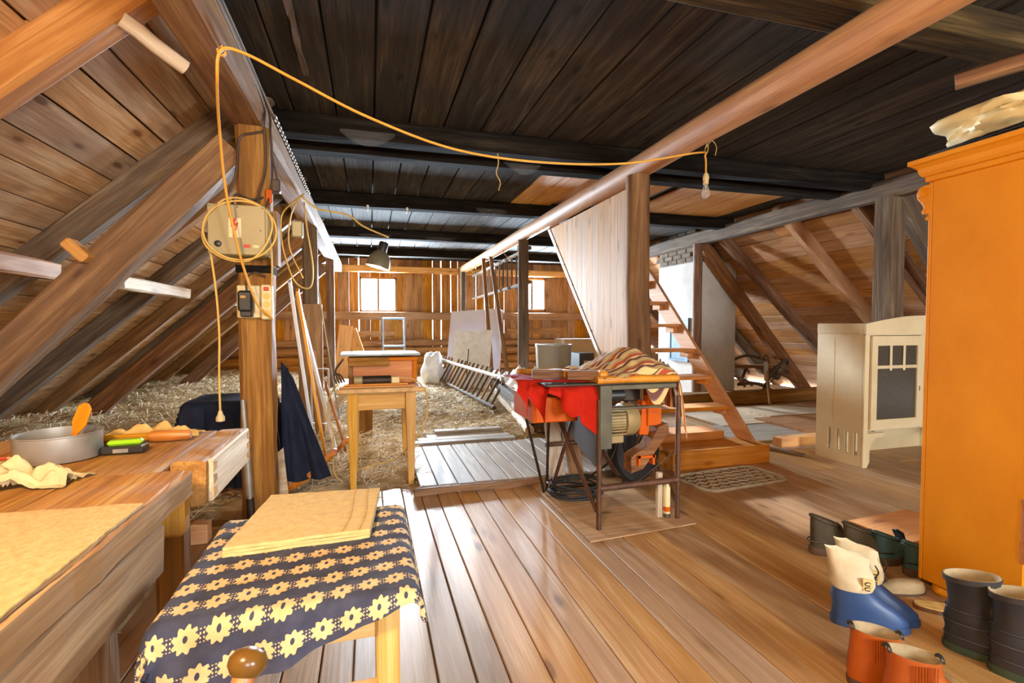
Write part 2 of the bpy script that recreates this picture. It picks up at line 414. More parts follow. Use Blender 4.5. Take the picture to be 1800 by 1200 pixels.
t.l(tr.outputs[0], mx.inputs[1]); t.l(t.b.outputs[0], mx.inputs[2]); t.l(mx.outputs[0], t.t.nodes['Material Output'].inputs[0]); t.b.inputs['Base Color'].default_value = (.7, .75, .8, 1)
M['glass'] = t.m
for i, (x0, x1, z0, z1) in enumerate(WIN):
    wn = thing('window_%d' % (i + 1), None, None, ((x0 + x1)/2, YB, z0), kind='structure')
    f = .05; y0, y1 = YB - .06, YB + .05
    obj('window_frame', [box(x0, x0 + f, y0, y1, z0, z1), box(x1 - f, x1, y0, y1, z0, z1), box(x0, x1, y0, y1, z1 - f, z1), box(x0, x1, y0, y1, z0, z0 + f)], 'gable', wn)
    xm = (x0 + x1) / 2
    obj('mullion', box(xm - .025, xm + .025, y0 + .02, y1 - .02, z0 + f, z1 - f), 'brown', wn)
    for a, b in ((x0 + f, xm - .025), (xm + .025, x1 - f)):
        obj('pane', box(a, b, YB - .004, YB + .004, z0 + f, z1 - f), 'glass', wn)
# ---- gable behind the camera with windows added to let in fill light
FW = [(-.05, 1.25, 1.05, 2.35), (2.55, 3.85, 1.05, 2.35)]
struct('wall_front', [box(-3.95, -.05, -3.15, YF, 0, 3.4), box(1.25, 2.55, -3.15, YF, 0, 3.4), box(3.85, 8.2, -3.15, YF, 0, 3.4), box(-.05, 1.25, -3.15, YF, 0, 1.05), box(2.55, 3.85, -3.15, YF, 0, 1.05), box(-.05, 1.25, -3.15, YF, 2.35, 3.4), box(2.55, 3.85, -3.15, YF, 2.35, 3.4), box(-1.5, 5.8, -3.15, YF, 3.4, 5.0)], 'gable', off=(0, 0, 0))
for i, (x0, x1, z0, z1) in enumerate(FW):
    wn = thing('window_%d' % (i + 3), None, None, ((x0 + x1)/2, YF - .08, z0), kind='structure')
    obj('window_frame', [box(x0, x0 + .05, -3.12, -3.04, z0, z1), box(x1 - .05, x1, -3.12, -3.04, z0, z1), box(x0, x1, -3.12, -3.04, z0, z0 + .05), box(x0, x1, -3.12, -3.04, z1 - .05, z1)], 'gable', wn)
    obj('pane', box(x0 + .05, x1 - .05, -3.085, -3.078, z0 + .05, z1 - .05), 'glass', wn)

# ================================================================ TIMBER FRAME
def beamthing(name, label, cat, geo, mat, group=None, smooth=False):
    return obj(name, geo, mat, label=label, cat=cat, group=group, smooth=smooth)
LP = timber((-.695, YF, 2.555), (-.695, 12.1, 2.555), .19, .21, jit=.007, n=22)
beamthing('purlin', 'reddish squared purlin with cables and chain, resting on the fuse box post', 'beam', LP, 'brown')
beamthing('log_purlin', 'long peeled round log running under the black ceiling above the staircase panel', 'log', logg((2.17, YF, 2.56), (2.17, 12.0, 2.56), .096, .092, 20, 18, .015), 'log', smooth=True)
beamthing('purlin', 'weathered grey purlin crossing in front of the chimney above the white cabinet', 'beam', timber((5.12, YF, 2.63), (5.12, 10.6, 2.63), .17, .19, jit=.008, n=18), 'greyt')
ZB = 2.66
cb = [(1.86, .2, 'thick sooty crossbeam directly overhead, nearest to the camera'), (4.06, .17, 'sooty crossbeam with cobwebs, first of the close pair above the hanging bulb cord'),
      (4.42, .18, 'sooty crossbeam just behind the cobwebbed one, second of the close pair'), (6.28, .18, 'black crossbeam with two white insulators, above the metal lamp shade'),
      (8.5, .18, 'black crossbeam halfway to the far gable, behind the metal lamp shade'), (10.6, .18, 'black crossbeam closest to the far gable windows')]
for y, w, lb in cb:
    y2 = y - .04
    beamthing('crossbeam', lb, 'beam', timber((-1.0, y, ZB + .085), (5.2, y2, ZB + .085), w, .16, jit=.006, n=12), 'sootlit' if y < 2 else 'beam')
# rafters
RY = [0.35, 1.42, 2.5, 3.86, 4.8, 5.75, 6.85, 7.9, 9.0, 10.1, 11.2]
for i, y in enumerate(RY):
    a, b = RP(-1, 3.05, .09, y), RP(-1, -.35, .09, y)
    if i < 1: continue
    mt = 'midpine' if i == 2 else ('greyt' if i in (3, 5, 7) else 'brown')
    if i == 2: lb, gr = 'clean light pine rafter high up under the low roof side, nearest in view', None
    elif i == 3: lb, gr = 'dark grey weathered rafter meeting the purlin right at the fuse box post', None
    else: lb, gr = 'old rafter on the straw side, %s behind the dark grey one' % ('first', 'second', 'third', 'fourth', 'fifth', 'sixth', 'seventh', 'eighth')[i - 4], 'rafters on the straw side'
    if i == 1: continue
    beamthing('rafter', lb, 'rafter', timber(a, b, .15 if i != 2 else .13, .17, (0, 0, 1), .008, 8), mt, gr)
for i, y in enumerate([1.9, 3.3, 4.35, 5.3, 6.6, 8.42, 9.4, 10.5]):
    a, b = RP(1, 3.05, .09, y), RP(1, -.1, .09, y)
    mt = ['sheath_r', 'redt', 'redt', 'sheath_r', 'redt', 'redt', 'greyt', 'redt'][i]
    beamthing('rafter', 'reddish rafter on the chimney side, %s counted from the wardrobe towards the far gable' % ('first', 'second', 'third', 'fourth', 'fifth', 'sixth', 'seventh', 'eighth')[i], 'rafter', timber(a, b, .12, .17, (0, 0, 1), .008, 8), mt, 'rafters on the chimney side')
# long braces from the post heads down to the floor
for y, x1, w, mt, lb in ((3.44, -2.92, .17, 'brown', 'wide brown brace slanting from the fuse box post head down to the straw'),
                     (6.62, -3.3, .17, 'redt', 'brown slanting brace with a bolted notch, second one behind the fuse box post'),
                     (9.8, -3.3, .17, 'redt', 'slanting brown brace standing farthest back in the straw')):
    beamthing('brace', lb, 'brace', timber((-.80, y, 2.33), (x1, y, .0), .17, w + .03, (0, 0, 1), .008, 8), mt)
for y, x0, z0, x1, mt, lb in ((6.96, 5.22, 2.6, 7.5, 'redt', 'gnarled reddish brace slanting down to the floor beside the white chimney'),
                      (3.80, 5.22, 2.6, 7.4, 'greyt', 'dark brace slanting behind the split post above the white cabinet'),
                      (8.3, 6.3, 1.75, 7.8, 'greyt', 'low brace with a yellowish glow beyond the chimney')):
    beamthing('brace', lb, 'brace', timber((x0, y, z0), (x1, y, .02 if y != 8.3 else .3), .14, .19, (0, 0, 1), .012, 8), mt)
# posts
p = thing('post', 'sturdy brown timber post carrying the grey fuse box and sockets', 'post', (-.675, 3.42, 0))
obj('shaft', timber((-.675, 3.42, 0), (-.675, 3.42, 2.45), .185, .17, (0, 1, 0), .006, 10), 'brown', p)
obj('iron_band', box(-.775, -.575, 3.33, 3.51, 1.565, 1.61), 'beam', p)
p = thing('post', 'timber post with a dark upper half and boarded brown lower half', 'post', (-.70, 6.6, 0))
obj('shaft', timber((-.70, 6.62, 0), (-.70, 6.62, 2.45), .17, .17, (0, 1, 0), .006, 8), 'greyt', p)
obj('casing', [rbox(-.84, -.56, 6.48, 6.53, .02, 1.50, .004)], 'brown', p)
beamthing('post', 'slim square post closest to the sunlit far window', 'post', timber((-.70, 9.8, 0), (-.70, 9.8, 2.45), .14, .14, (0, 1, 0), .004, 6), 'redt')
beamthing('post', 'stout barked post at the foot of the boarded stair panel behind the saw', 'post', logg((2.23, 3.68, 0), (2.13, 3.66, 2.47), .105, .095, 8, 14, .03, .02), 'brown', smooth=True)
beamthing('post', 'round debarked post holding up the log purlin between saw and far window', 'post', logg((2.15, 6.85, 0), (2.145, 6.85, 2.47), .085, .075, 8, 14, .03), 'greyt', smooth=True)
beamthing('post', 'thin round pole propping the log purlin beside the leaning pale panel', 'post', logg((2.1, 11.4, 0), (2.1, 11.4, 2.47), .07, .065, 6, 10, .03), 'greyt', smooth=True)
beamthing('post', 'rough round post standing in front of the whitewashed chimney', 'post', logg((5.09, 6.84, 0), (5.09, 6.84, 2.54), .075, .07, 8, 12, .05), 'redt', smooth=True)
p = thing('post', 'deeply split square post rising behind the white cabinet', 'post', (5.12, 3.82, 0))
obj('shaft', [timber((5.07, 3.81, 0), (5.07, 3.81, 2.55), .10, .18, (0, 1, 0), .005, 8), timber((5.185, 3.82, 0), (5.185, 3.82, 2.55), .12, .18, (0, 1, 0), .005, 8)], 'greyt', p)
beamthing('tie_beam', 'old squared tie beam lying on the floor across the foot of the chimney', 'beam', timber((3.6, 6.42, .1), (7.8, 6.42, .1), .2, .2, (0, 0, 1), .01, 8), 'brown')
# rails and loose sticks under the low roof side
p = thing('rail', 'pale narrow rail nailed along the braces over the straw', 'rail', (-1.85, 5, 1.5))
for a, b in ((1.9, 3.52), (4.3, 5.7), (6.9, 8.1)):
    obj('length', timber((-1.78, a, 1.56), (-1.78, b, 1.56), .09, .1, jit=.004), 'midpine' if a < 3 else 'pale', p)
obj('wooden_strut', logg((-.98, 2.46, 2.52), (-.80, 2.62, 2.42), .034, .034, 4, 10, .04), 'pale', smooth=True, label='short pale stick wedged beneath the purlin beside the clean pine rafter', cat='strut')
obj('wood_block', xf(rbox(-.07, .07, -.05, .05, -.03, .03, .01), Matrix.Translation((-1.56, 3.33, 1.66)) @ Matrix.Rotation(.8, 4, 'Y')), 'fresh', label='small offcut block stuck on the wide brown brace', cat='block')
beamthing('round_pole', 'rough stick lying overhead above the yellow wardrobe', 'pole', logg((2.55, 1.62, 2.34), (3.0, .95, 2.42), .035, .045, 5, 9, .08), 'redt', smooth=True)
# ---- chimney
t = NT('limewash_plaster'); g = t.grain(False)
c = t.mix(t.ramp(t.noise(g, (1, 1, 1), 2.2, 6, .65), [(.42, 0.0), (.75, .6)]), '#bdb8b0', '#978e82')
t.l(c, t.b.inputs['Base Color']); t.b.inputs['Roughness'].default_value = .95; t.bump(t.noise(g, (1, 1, 1), 18, 5), .25, .01); M['plaster'] = t.m
M['brick'] = plain('smoky_brick', '#5e5146', .95, 0, '#857460', 5, .4, .1)
M['mortar'] = plain('grey_mortar', '#6e675e', .95, 0, '#8d857a', 9, .3, .1)
M['blueiron'] = plain('blue_painted_sheet', '#4e6274', .6, .2, '#6f8494', 6)
ch = struct('wall_chimney', [box(5.22, 6.02, 7.05, 8.15, 0, 2.30)], 'plaster', bev=.012)
obj('mortar_core', box(5.23, 6.01, 7.06, 8.14, 2.30, 3.4), 'mortar', ch)
bm_ = {}
for r_ in range(9):
    z = 2.35 + r_ * .078; o_ = (r_ % 2) * .13
    for k in range(4):
        xx = 5.21 + o_ / 2 + k * .25
        if xx + .22 > 6.08: continue
        obj('brick', rbox(xx, min(xx + .235, 6.04), 7.035, 7.15, z - .033, z + .033, .005), 'brick', ch)
    for k in range(4):
        yy = 7.05 + o_ + k * .26
        if yy + .2 > 8.17: continue
        obj('brick', rbox(5.195, 5.29, yy, yy + .24, z - .033, z + .033, .005), 'brick', ch)
dr = thing('cleaning_door', 'blue-grey sheet metal door low on the whitewashed chimney side', 'hatch', (5.2, 7.5, 1.0))
obj('leaf', rbox(5.185, 5.215, 7.23, 7.70, .65, 1.32, .004), 'blueiron', dr); obj('frame', [box(5.175, 5.212, 7.19, 7.23, .61, 1.36), box(5.175, 5.212, 7.70, 7.74, .61, 1.36), box(5.175, 5.212, 7.23, 7.70, 1.32, 1.36), box(5.175, 5.212, 7.23, 7.70, .61, .65)], 'blueiron', dr)
# ---- straw
def zs(x, y): return .07 + .06 * nz(x * 1.1, y * 1.1) + .04 * nz(x * 3.3, y * 3.3, 4) + .02 * nz(x * 9, y * 9, 9)
def straw_h(x, y):           # 0 outside the bedding
    left = min(1, max(0, (-.25 - x) / .5)) * min(1, max(0, (y - (3.55 if x > -1.0 else 1.6)) / .5))
    mid = min(1, max(0, (2.35 - x) / .5)) * min(1, max(0, (y - (5.0 if x > .36 else 3.7)) / .45)) * min(1, max(0, (11.9 - y)))
    h = max(left, mid); add = .16 * left * min(1, max(0, (-1.0 - x) / 1.2))
    return h * (zs(x, y) + add) - .02 * (1 - h)
NX, NY = 100, 150
def sf(s, t_):
    x = -3.75 + s * 6.3; y = 1.6 + t_ * 10.5; return (x, y, straw_h(x, y))
sg = grid(sf, NX, NY, 0, (6.3, 10.5))
keep = [q for q in sg[1] if max(sg[0][k][2] for k in q) > .004]
struct_ = obj('straw_bedding', (sg[0], keep, (1, 0, 0), sg[3]), 'straw', smooth=True, off=(0, 0, 0), label='loose trampled straw spread over the attic floor', cat='straw', kind='stuff')
V = []; F = []; A = []
def strand(x, y, z, L, w, an, el, c):
    d = Vector((math.cos(an) * math.cos(el), math.sin(an) * math.cos(el), math.sin(el))); s = Vector((-math.sin(an), math.cos(an), 0)) * w
    p = Vector((x, y, z)); q = p + d * L * .5 + Vector((0, 0, L * random.uniform(0, .12))); e = p + d * L + Vector((random.uniform(-1, 1), random.uniform(-1, 1), 0)) * L * .12
    b = len(V)
    for k in (p, q, e): V.append((k - s)[:]); V.append((k + s + Vector((0, 0, w)))[:])
    A.extend([(c, 0, 0)] * 6); F.append((b, b + 1, b + 3, b + 2)); F.append((b + 2, b + 3, b + 5, b + 4))
n = 0
while n < 52000:
    u = random.random(); y = 1.7 + 10.2 * u ** 1.5; x = random.uniform(-3.7, 2.4); h = straw_h(x, y)
    if h < .012 and random.random() > .12: continue
    if h < -.015: h = -.0
    if h < .012 and (y < 3.6 or x < -.8 or x > 2.5): continue
    k = 1 + .12 * y
    strand(x, y, max(h, 0) + random.uniform(0, .015), random.uniform(.05, .15), random.uniform(.0009, .002) * k, random.uniform(0, 2 * pi), random.uniform(-.15, .45), min(1, max(0, random.gauss(.5, .22) + .35 * nz(x * 1.5, y * 1.5, 2))))
    n += 1
obj('straw_strands', (V, F, (1, 0, 0), A), 'strand', off=(0, 0, 0), label='single dry straw stalks strewn over the bedding and floor edge', cat='straw', kind='stuff')
# ---- low board platform in the middle of the straw
pf = struct('floor_platform', box(.36, 2.3, 3.66, 4.85, -.02, .035), 'brown', off=(0, 0, 0))
x = .34
while x < 2.25:
    w = random.choice((.12, .135, .15))
    link('plank', plank_mesh('pf', w - .008, 1.22, .03, 'floor_grey'), pf, (x + w/2, 4.23 + random.uniform(-.01, .01), .062)); x += w
for k, y in enumerate((4.93, 5.05, 5.17, 5.29)):
    obj('plank', rbox(.36 + .1 * k, 1.45 - .02 * k, y - .055, y + .055, .05 + .03 * (k == 3), .08 + .03 * (k == 3), .004), 'floor_grey', pf)
obj('edge_lip', timber((.3, 3.60, .03), (2.28, 3.63, .03), .05, .055, jit=.006, n=14), 'brown', pf)
# ---- the warm bulb hung behind the camera to light the workbench end
M['brass'] = plain('worn_brass', '#8a6a2c', .4, 1, '#6a5020', 20)
M['bake'] = plain('ivory_bakelite', '#e2cf9c', .45, 0, '#d2bb84', 9)
t = NT('glowing_bulb'); t.b.inputs['Emission Color'].default_value = (1, .62, .27, 1); t.b.inputs['Emission Strength'].default_value = 12; M['glow'] = t.m
def bulb_lamp(x, y, z, power, label):
    b = thing('bulb_pendant', label, 'lamp', (x, y, z))
    obj('cord', tube([(x, y, z + .1), (x, y, 2.82)], .004, 6), 'bake', b)
    obj('socket', lathe((x, y, z + .03), [(.018, 0), (.022, .02), (.02, .07), (.008, .085)], 14), 'bake', b, smooth=True)
    obj('glass_bulb', lathe((x, y, z - .075), [(.001, 0), (.018, .006), (.029, .03), (.029, .05), (.018, .085), (.014, .105)], 16), 'glow', b, smooth=True)
    l = bpy.data.lights.new('bulb_light', 'POINT'); l.energy = power; l.color = (1.0, .69, .40); l.shadow_soft_size = .12
    o = bpy.data.objects.new('bulb_light', l); COL.objects.link(o); o.parent = b; o.location = (0, 0, -.05)
bulb_lamp(-.70, -.15, 2.2, 185, 'bare lit bulb hanging behind the camera over the workbench')

# ================================================================ WORKBENCH CORNER
M['steel'] = plain('dull_tin', '#a5a198', .42, .45, '#8a867c', 7, .05)
M['iron'] = plain('dark_iron', '#4a4038', .55, .7, '#33291f', 9, .1)
M['rust'] = plain('rusty_tube', '#6a4630', .6, .45, '#46352a', 14, .15)
M['canvas'] = plain('cream_canvas', '#d0b67c', .95, 0, '#bfa368', 14, .25, .1)
M['linen'] = plain('linen_rag', '#cdb98a', .95, 0, '#b49e72', 18, .3, .1)
M['sacking'] = plain('ochre_sacking', '#cbaa68', .95, 0, '#b08d4e', 22, .4, .1)
M['felt'] = plain('pale_felt_mat', '#c9ae78', .95, 0, '#b89a62', 40, .35, .1)
M['navy'] = plain('navy_cloth', '#1b2030', .95, 0, '#262b3a', 5, .1, .1)
M['blackpl'] = plain('black_plastic', '#242321', .4, 0, '#302e2b', 8)
M['lime'] = plain('lime_plastic', '#9ccc22', .35, 0, '#8cbc18', 4)
M['handle'] = wood('turned_handle_wood', '#8a4a18', '#b5702c', '#cf8d48', .4, '#5a2c0c', .2, None, 0, .03, .1, .5)
M['spoon'] = wood('spoon_wood', '#c06a24', '#d98438', '#e8a052', .5, '#8a4410', .0, None, 0, .02, .1)
M['cream'] = plain('cream_paint', '#dfc795', .5, 0, '#d2b57e', 5, .06)
M['creamwood'] = wood('cream_table_wood', '#c09a5c', '#dcb978', '#ead09a', .6, '#7c5426', .2, '#b08a50', .3, .03, .2)
wb = thing('workbench', 'heavy worn carpenter workbench covered with rags and tools', 'workbench', (-.85, 1.3, 0))
def worn(x0, x1, y0, y1, z0, z1, n, j, ax=(0, 1, 0)):
    g = timber(((x0 + x1)/2, y0, (z0 + z1)/2), ((x0 + x1)/2, y1, (z0 + z1)/2), x1 - x0, z1 - z0, (0, 0, 1), j, n, .09); return g
obj('top_slab', worn(-.74, -.485, .25, 1.53, .785, .85, 14, .0025), 'bench', wb)
obj('top_slab', worn(-1.22, -.742, .25, 2.1, .785, .85, 16, .002), 'bench', wb)
obj('top_slab', worn(-.745, -.56, 1.532, 2.1, .785, .849, 8, .002), 'bench', wb)
obj('front_board', worn(-.545, -.478, .2, 1.345, .655, .776, 12, .003), 'benchside', wb)
obj('edge_strip', worn(-.495, -.472, .25, 1.53, .787, .846, 16, .003), 'benchside', wb)
tv = obj('tail_vise', worn(-.555, -.465, 1.62, 2.10, .722, .852, 8, .003), 'bench', wb)
obj('tail_face', rbox(-.467, -.452, 1.64, 2.10, .724, .85, .004), 'pale', tv)
for k in range(3):
    obj('dovetail', prism([(0, 0), (.034, .006), (.034, .024), (0, .03)], (-.4505, 1.645, .735 + k * .038), (0, 1, 0), (0, 0, 1), (-1, 0, 0), .004), 'bench', tv)
    obj('dovetail', prism([(0, .006), (.034, 0), (.034, .03), (0, .024)], (-.4505, 2.065, .735 + k * .038), (0, 1, 0), (0, 0, 1), (-1, 0, 0), .004), 'bench', tv)
obj('vise_block', rbox(-.60, -.50, 1.545, 1.60, .66, .80, .01), 'bench', wb)
for (x, y) in ((-.60, 1.26), (-1.1, 1.26), (-.60, .4), (-1.1, .4)):
    obj('leg', timber((x, y, 0), (x, y, .785), .1, .075, (0, 1, 0), .003, 4), 'brown', wb)
obj('leg', timber((-.63, 1.85, 0), (-.63, 1.85, .785), .08, .08, (0, 1, 0), .003, 4), 'brown', wb)
obj('stretcher', timber((-.60, .4, .25), (-.60, 1.26, .25), .05, .11), 'brown', wb)
obj('stretcher', timber((-1.1, 1.26, .3), (-.55, 1.26, .3), .05, .1), 'pale', wb)
ZT = .852
obj('work_mat', grid(lambda s, t_: (-1.02 + .535 * s + .004 * nz(t_ * 30), .55 + .74 * t_ + .006 * nz(s * 25, 3) - .03 * s * t_, ZT + .004 + .0015 * nz(s * 6, t_ * 6)), 40, 50, .003), 'felt', smooth=True, label='flat pale felt mat with a frayed edge covering the near bench top', cat='mat')
def crumple(cx, cy, z, rx, ry, h, seed, n=36, th=.002):
    def fn(s, t_):
        u, v = s * 2 - 1, t_ * 2 - 1
        e = max(0, 1 - (u * u + v * v) * .62)
        k = abs(nz(u * 2.1 + seed, v * 2.1, seed)) * 1.6 + abs(nz(u * 5 + seed, v * 5, 2)) * .5
        w = 1 + .22 * nz(u * 2 + seed, v * 2, 7)
        return (cx + rx * u * w, cy + ry * v * w, z + .003 + h * e ** .8 * k)
    return grid(fn, n, n, th, (rx * 2, ry * 2))
obj('crumpled_rag', crumple(-.855, 1.5, ZT, .135, .055, .058, 3.3), 'linen', smooth=True, label='crumpled cream rag on the bench in front of the tin ring', cat='rag')
obj('folded_paper', [rbox(-1.2, -.93, 1.55, 1.75, ZT, ZT + .006, .001)], 'linen', label='folded cream sheet under the pencils at the bench edge', cat='paper')
# tin ring with wooden spatula
tn = thing('tin', 'round grey cake tin with a wooden spatula standing in it', 'tin', (-.895, 1.78, ZT))
obj('body', lathe((-.895, 1.78, ZT), [(.1, .001), (.102, .004), (.102, .072), (.1045, .074), (.1045, .077), (.100, .077), (.0995, .007), (.002, .005)], 36), 'steel', tn, smooth=True)
obj('spatula', prism([(0, -.006), (.06, -.008), (.09, -.02), (.14, -.019), (.155, -.006), (.155, .006), (.14, .019), (.09, .02), (.06, .008), (0, .006)], (-.885, 1.80, ZT + .012), Vector((.33, 0, .94)), Vector((.94, -.1, -.33)), (0, 1, 0), .006), 'spoon', bev=.002, label='orange wooden spatula leaning inside the round tin', cat='spatula')
for k, (y, c, x0, lb) in enumerate(((1.70, 'lime', -1.16, 'green'), (1.725, 'bake', -1.18, 'cream'), (1.75, 'handle', -1.15, 'brown'))):
    mt = {'lime': plain('pencil_green', '#5a9a6a', .4), 'bake': plain('pencil_cream', '#d8c69a', .5), 'handle': plain('pencil_red', '#b5402c', .4)}[c]
    pc = thing('pencil', '%s pencil lying on the folded sheet beside the tin' % {'lime': 'green', 'bake': 'cream', 'handle': 'red'}[c], 'pencil', (x0, y, ZT + .01), 'pencils on the bench')
    obj('body', tube([(x0, y, ZT + .011), (x0 + .14, y + .012, ZT + .011)], .0048, 6), mt, pc); obj('tip', tube([(x0 + .14, y + .012, ZT + .011), (x0 + .163, y + .014, ZT + .011)], [.0048, .0008], 6), 'fresh', pc)
obj('wood_offcut', rbox(-1.07, -.97, 1.96, 2.0, ZT, ZT + .035, .004), 'pale', label='small grey offcut standing behind the tin ring', cat='block')
obj('cloth_roll', crumple(-.745, 2.035, ZT, .15, .045, .036, 6.1), 'sacking', smooth=True, label='folded ochre sacking cloth at the far end of the bench', cat='cloth')
rp = thing('mallet_handle', 'turned brown wooden tool handle lying across the bench top', 'handle', (-.7, 1.93, ZT))
obj('grip', lathe((-.72, 1.925, ZT + .02), [(.008, 0), (.017, .005), (.0195, .02), (.0195, .06), (.016, .12), (.013, .125)], 16, 'x'), 'handle', rp, smooth=True)
obj('shaft', tube([(-.88, 1.93, ZT + .018), (-.71, 1.925, ZT + .02)], .013, 12), 'bench', rp, smooth=True)
tl = thing('clamp_tool', 'black plastic tool with a lime green grip on the bench', 'tool', (-.73, 1.8, ZT))
obj('body', [rbox(-.79, -.68, 1.765, 1.825, ZT + .002, ZT + .024, .005)], 'blackpl', tl); obj('grip', xf(rbox(-.045, .045, -.016, .016, 0, .016, .006), Matrix.Translation((-.735, 1.80, ZT + .024)) @ Matrix.Rotation(.12, 4, 'Z')), 'lime', tl)
obj('jaw', rbox(-.805, -.79, 1.765, 1.79, ZT + .002, ZT + .012, .002), 'blackpl', tl); obj('label_plate', rbox(-.755, -.715, 1.7635, 1.765, ZT + .006, ZT + .018, .0004), 'steel', tl)
# ---- small table under a printed blue cloth
st = thing('side_table', 'small cream-painted table mostly hidden under a printed blue cloth', 'table', (-.14, 1.2, 0))
X0, X1, Y0, Y1, ZS = -.37, .075, 1.0, 1.47, .715
obj('table_top', rbox(X0, X1, Y0, Y1, ZS - .022, ZS, .006), 'creamwood', st)
for (x, y) in ((X1 - .045, Y0 + .035), (X0 + .03, Y0 + .035), (X1 - .045, Y1 - .03), (X0 + .03, Y1 - .03)):
    obj('leg', timber((x, y, 0), (x, y, ZS - .022), .047, .047, (0, 1, 0), 0, 1, .1), 'creamwood', st)
obj('apron', rbox(X0 + .03, X1 - .05, Y0 + .02, Y0 + .04, ZS - .1, ZS - .022, .002), 'creamwood', st); obj('apron', rbox(X1 - .055, X1 - .035, Y0 + .04, Y1 - .04, ZS - .1, ZS - .022, .002), 'creamwood', st)
obj('stretcher', rbox(X0 + .05, X1 - .06, Y0 + .02, Y0 + .045, ZS - .235, ZS - .2, .003), 'creamwood', st)
t = NT('printed_blue_cotton'); a = t.n('ShaderNodeAttribute', attribute_name='grain'); s = t.n('ShaderNodeSeparateXYZ'); t.l(a.outputs['Vector'], s.inputs[0])
vr = t.math('DIVIDE', s.outputs[1], .07); ro = t.math('FLOOR', vr); fy = t.math('SUBTRACT', t.math('FRACT', vr), .5)
ur = t.math('ADD', t.math('DIVIDE', s.outputs[0], .052), t.math('MULTIPLY', ro, .37)); fx = t.math('SUBTRACT', t.math('FRACT', ur), .5)
fx2 = t.math('MULTIPLY', fx, .80)
rr = t.math('SQRT', t.math('ADD', t.math('MULTIPLY', fx2, fx2), t.math('MULTIPLY', fy, fy))); th = t.math('ARCTAN2', fy, fx2)
ed = t.math('MULTIPLY_ADD', t.math('COSINE', t.math('MULTIPLY', th, 9.0)), .045, .30)
petal = t.math('MULTIPLY', t.math('LESS_THAN', rr, ed), t.math('GREATER_THAN', t.math('SQRT', t.math('ADD', t.math('POWER', t.math('MULTIPLY', fx2, 1.6), 2), t.math('POWER', t.math('SUBTRACT', fy, .04), 2))), .095))
dx = t.math('SUBTRACT', .5, t.math('ABSOLUTE', fx)); cellx = t.math('SUBTRACT', t.math('FRACT', t.math('MULTIPLY', dx, 9.0)), .5); celly = t.math('SUBTRACT', t.math('FRACT', t.math('MULTIPLY', fy, 9.0)), .5)
dot = t.math('MULTIPLY', t.math('LESS_THAN', t.math('ADD', t.math('MULTIPLY', cellx, cellx), t.math('MULTIPLY', celly, celly)), .075), t.math('MULTIPLY', t.math('LESS_THAN', dx, .22), t.math('LESS_THAN', t.math('ABSOLUTE', fy), .17)))
mk = t.math('MAXIMUM', petal, dot)
wv = t.noise(a.outputs['Vector'], (1, 1, 1), 25, 4)
t.l(t.mix(mk, t.ramp(wv, [(.3, '#2b2f42'), (.7, '#3d4154')]), t.ramp(wv, [(.3, '#c0a470'), (.7, '#d0b888')])), t.b.inputs['Base Color']); t.b.inputs['Roughness'].default_value = .95
t.bump(t.noise(a.outputs['Vector'], (1, 1, 1), 400, 2), .15, .002); M['print'] = t.m
def drape(x0, x1, y0, y1, zt, ol, or_, of_, ob_, n=60, m=70, wav=.012, seed=1.0, minz=.02):
    def fn(s, t_):
        of = of_(s) if callable(of_) else of_
        u = x0 - ol + (x1 - x0 + ol + or_) * s; v = y0 - of + (y1 - y0 + of + ob_) * t_
        cu, cv = min(max(u, x0), x1), min(max(v, y0), y1); du, dv = u - cu, v - cv; d = math.hypot(du, dv)
        b = .006 * nz(u * 8, v * 8, seed) + .004 * nz(u * 17, v * 17, seed)
        if d < 1e-6: return (u, v, zt + .004 + abs(b) * .8)
        nx, ny = du / d, dv / d; arc = u * 1.0 * abs(ny) + v * abs(nx)
        flare = min(d, .02) * .6 + d * .10 + (wav * math.sin(arc * 38 + seed) + .6 * wav * math.sin(arc * 71)) * min(1, d / .12)
        out = .006 + flare
        return (cu + nx * out, cv + ny * out, max(minz, zt + .004 - d * .96 + abs(b)))
    ofm = of_(.5) if callable(of_) else of_
    return grid(fn, n, m, .0015, ((x1 - x0 + ol + or_), (y1 - y0 + ofm + ob_)))
g = drape(X0, X1, Y0, Y1, ZS, .3, .075, (lambda s: .025 + .30 * max(0, .90 - s)), .14, 84, 80, .008)
# the front hem drops lower towards the bench side
gv = []
for (p, gr_) in zip(g[0], g[3]): gv.append(p)
obj('printed_cloth', (gv, g[1], g[2], [(q[0], q[1] + .12 * q[0], 0) for q in g[3]]), 'print', smooth=True, label='dark blue cotton cloth printed with cream flowers, draped over the side table', cat='cloth')
fc = thing('folded_canvas', 'folded cream canvas with stitched seams lying on the printed cloth', 'canvas', (-.15, 1.4, ZS))
def fcan(z):
    A_, B_, C_, D_ = Vector((-.325, 1.235, 0)), Vector((-.005, 1.255, 0)), Vector((.025, 1.56, 0)), Vector((-.285, 1.585, 0))
    def fn(s, t_):
        p = (A_.lerp(B_, s)).lerp(D_.lerp(C_, s), t_); return (p.x, p.y, z + .002 * nz(s * 5, t_ * 5, z * 50) + .001 * nz(s * 14, t_ * 14))
    return fn
for k in range(3): obj('layer', grid(fcan(ZS + .014 + k * .008), 20, 20, .0072), 'canvas', fc, smooth=True)
def seamf(s0):
    return [(fcan(ZS + .0312)(s0 + .02 * math.sin(t_ * 5), t_)) for t_ in [i / 12 for i in range(13)]]
for s0 in (.80, .92): obj('seam', tube(seamf(s0), .0012, 5), 'sacking', fc)
cn = thing('walking_cane', 'turned wooden cane with a glazed knob leaning at the side table', 'cane', (-.42, .42, 0))
ca, cbp = Vector((-.19, .86, .720)), Vector((-.36, .45, .0)); dd = (cbp - ca).normalized()
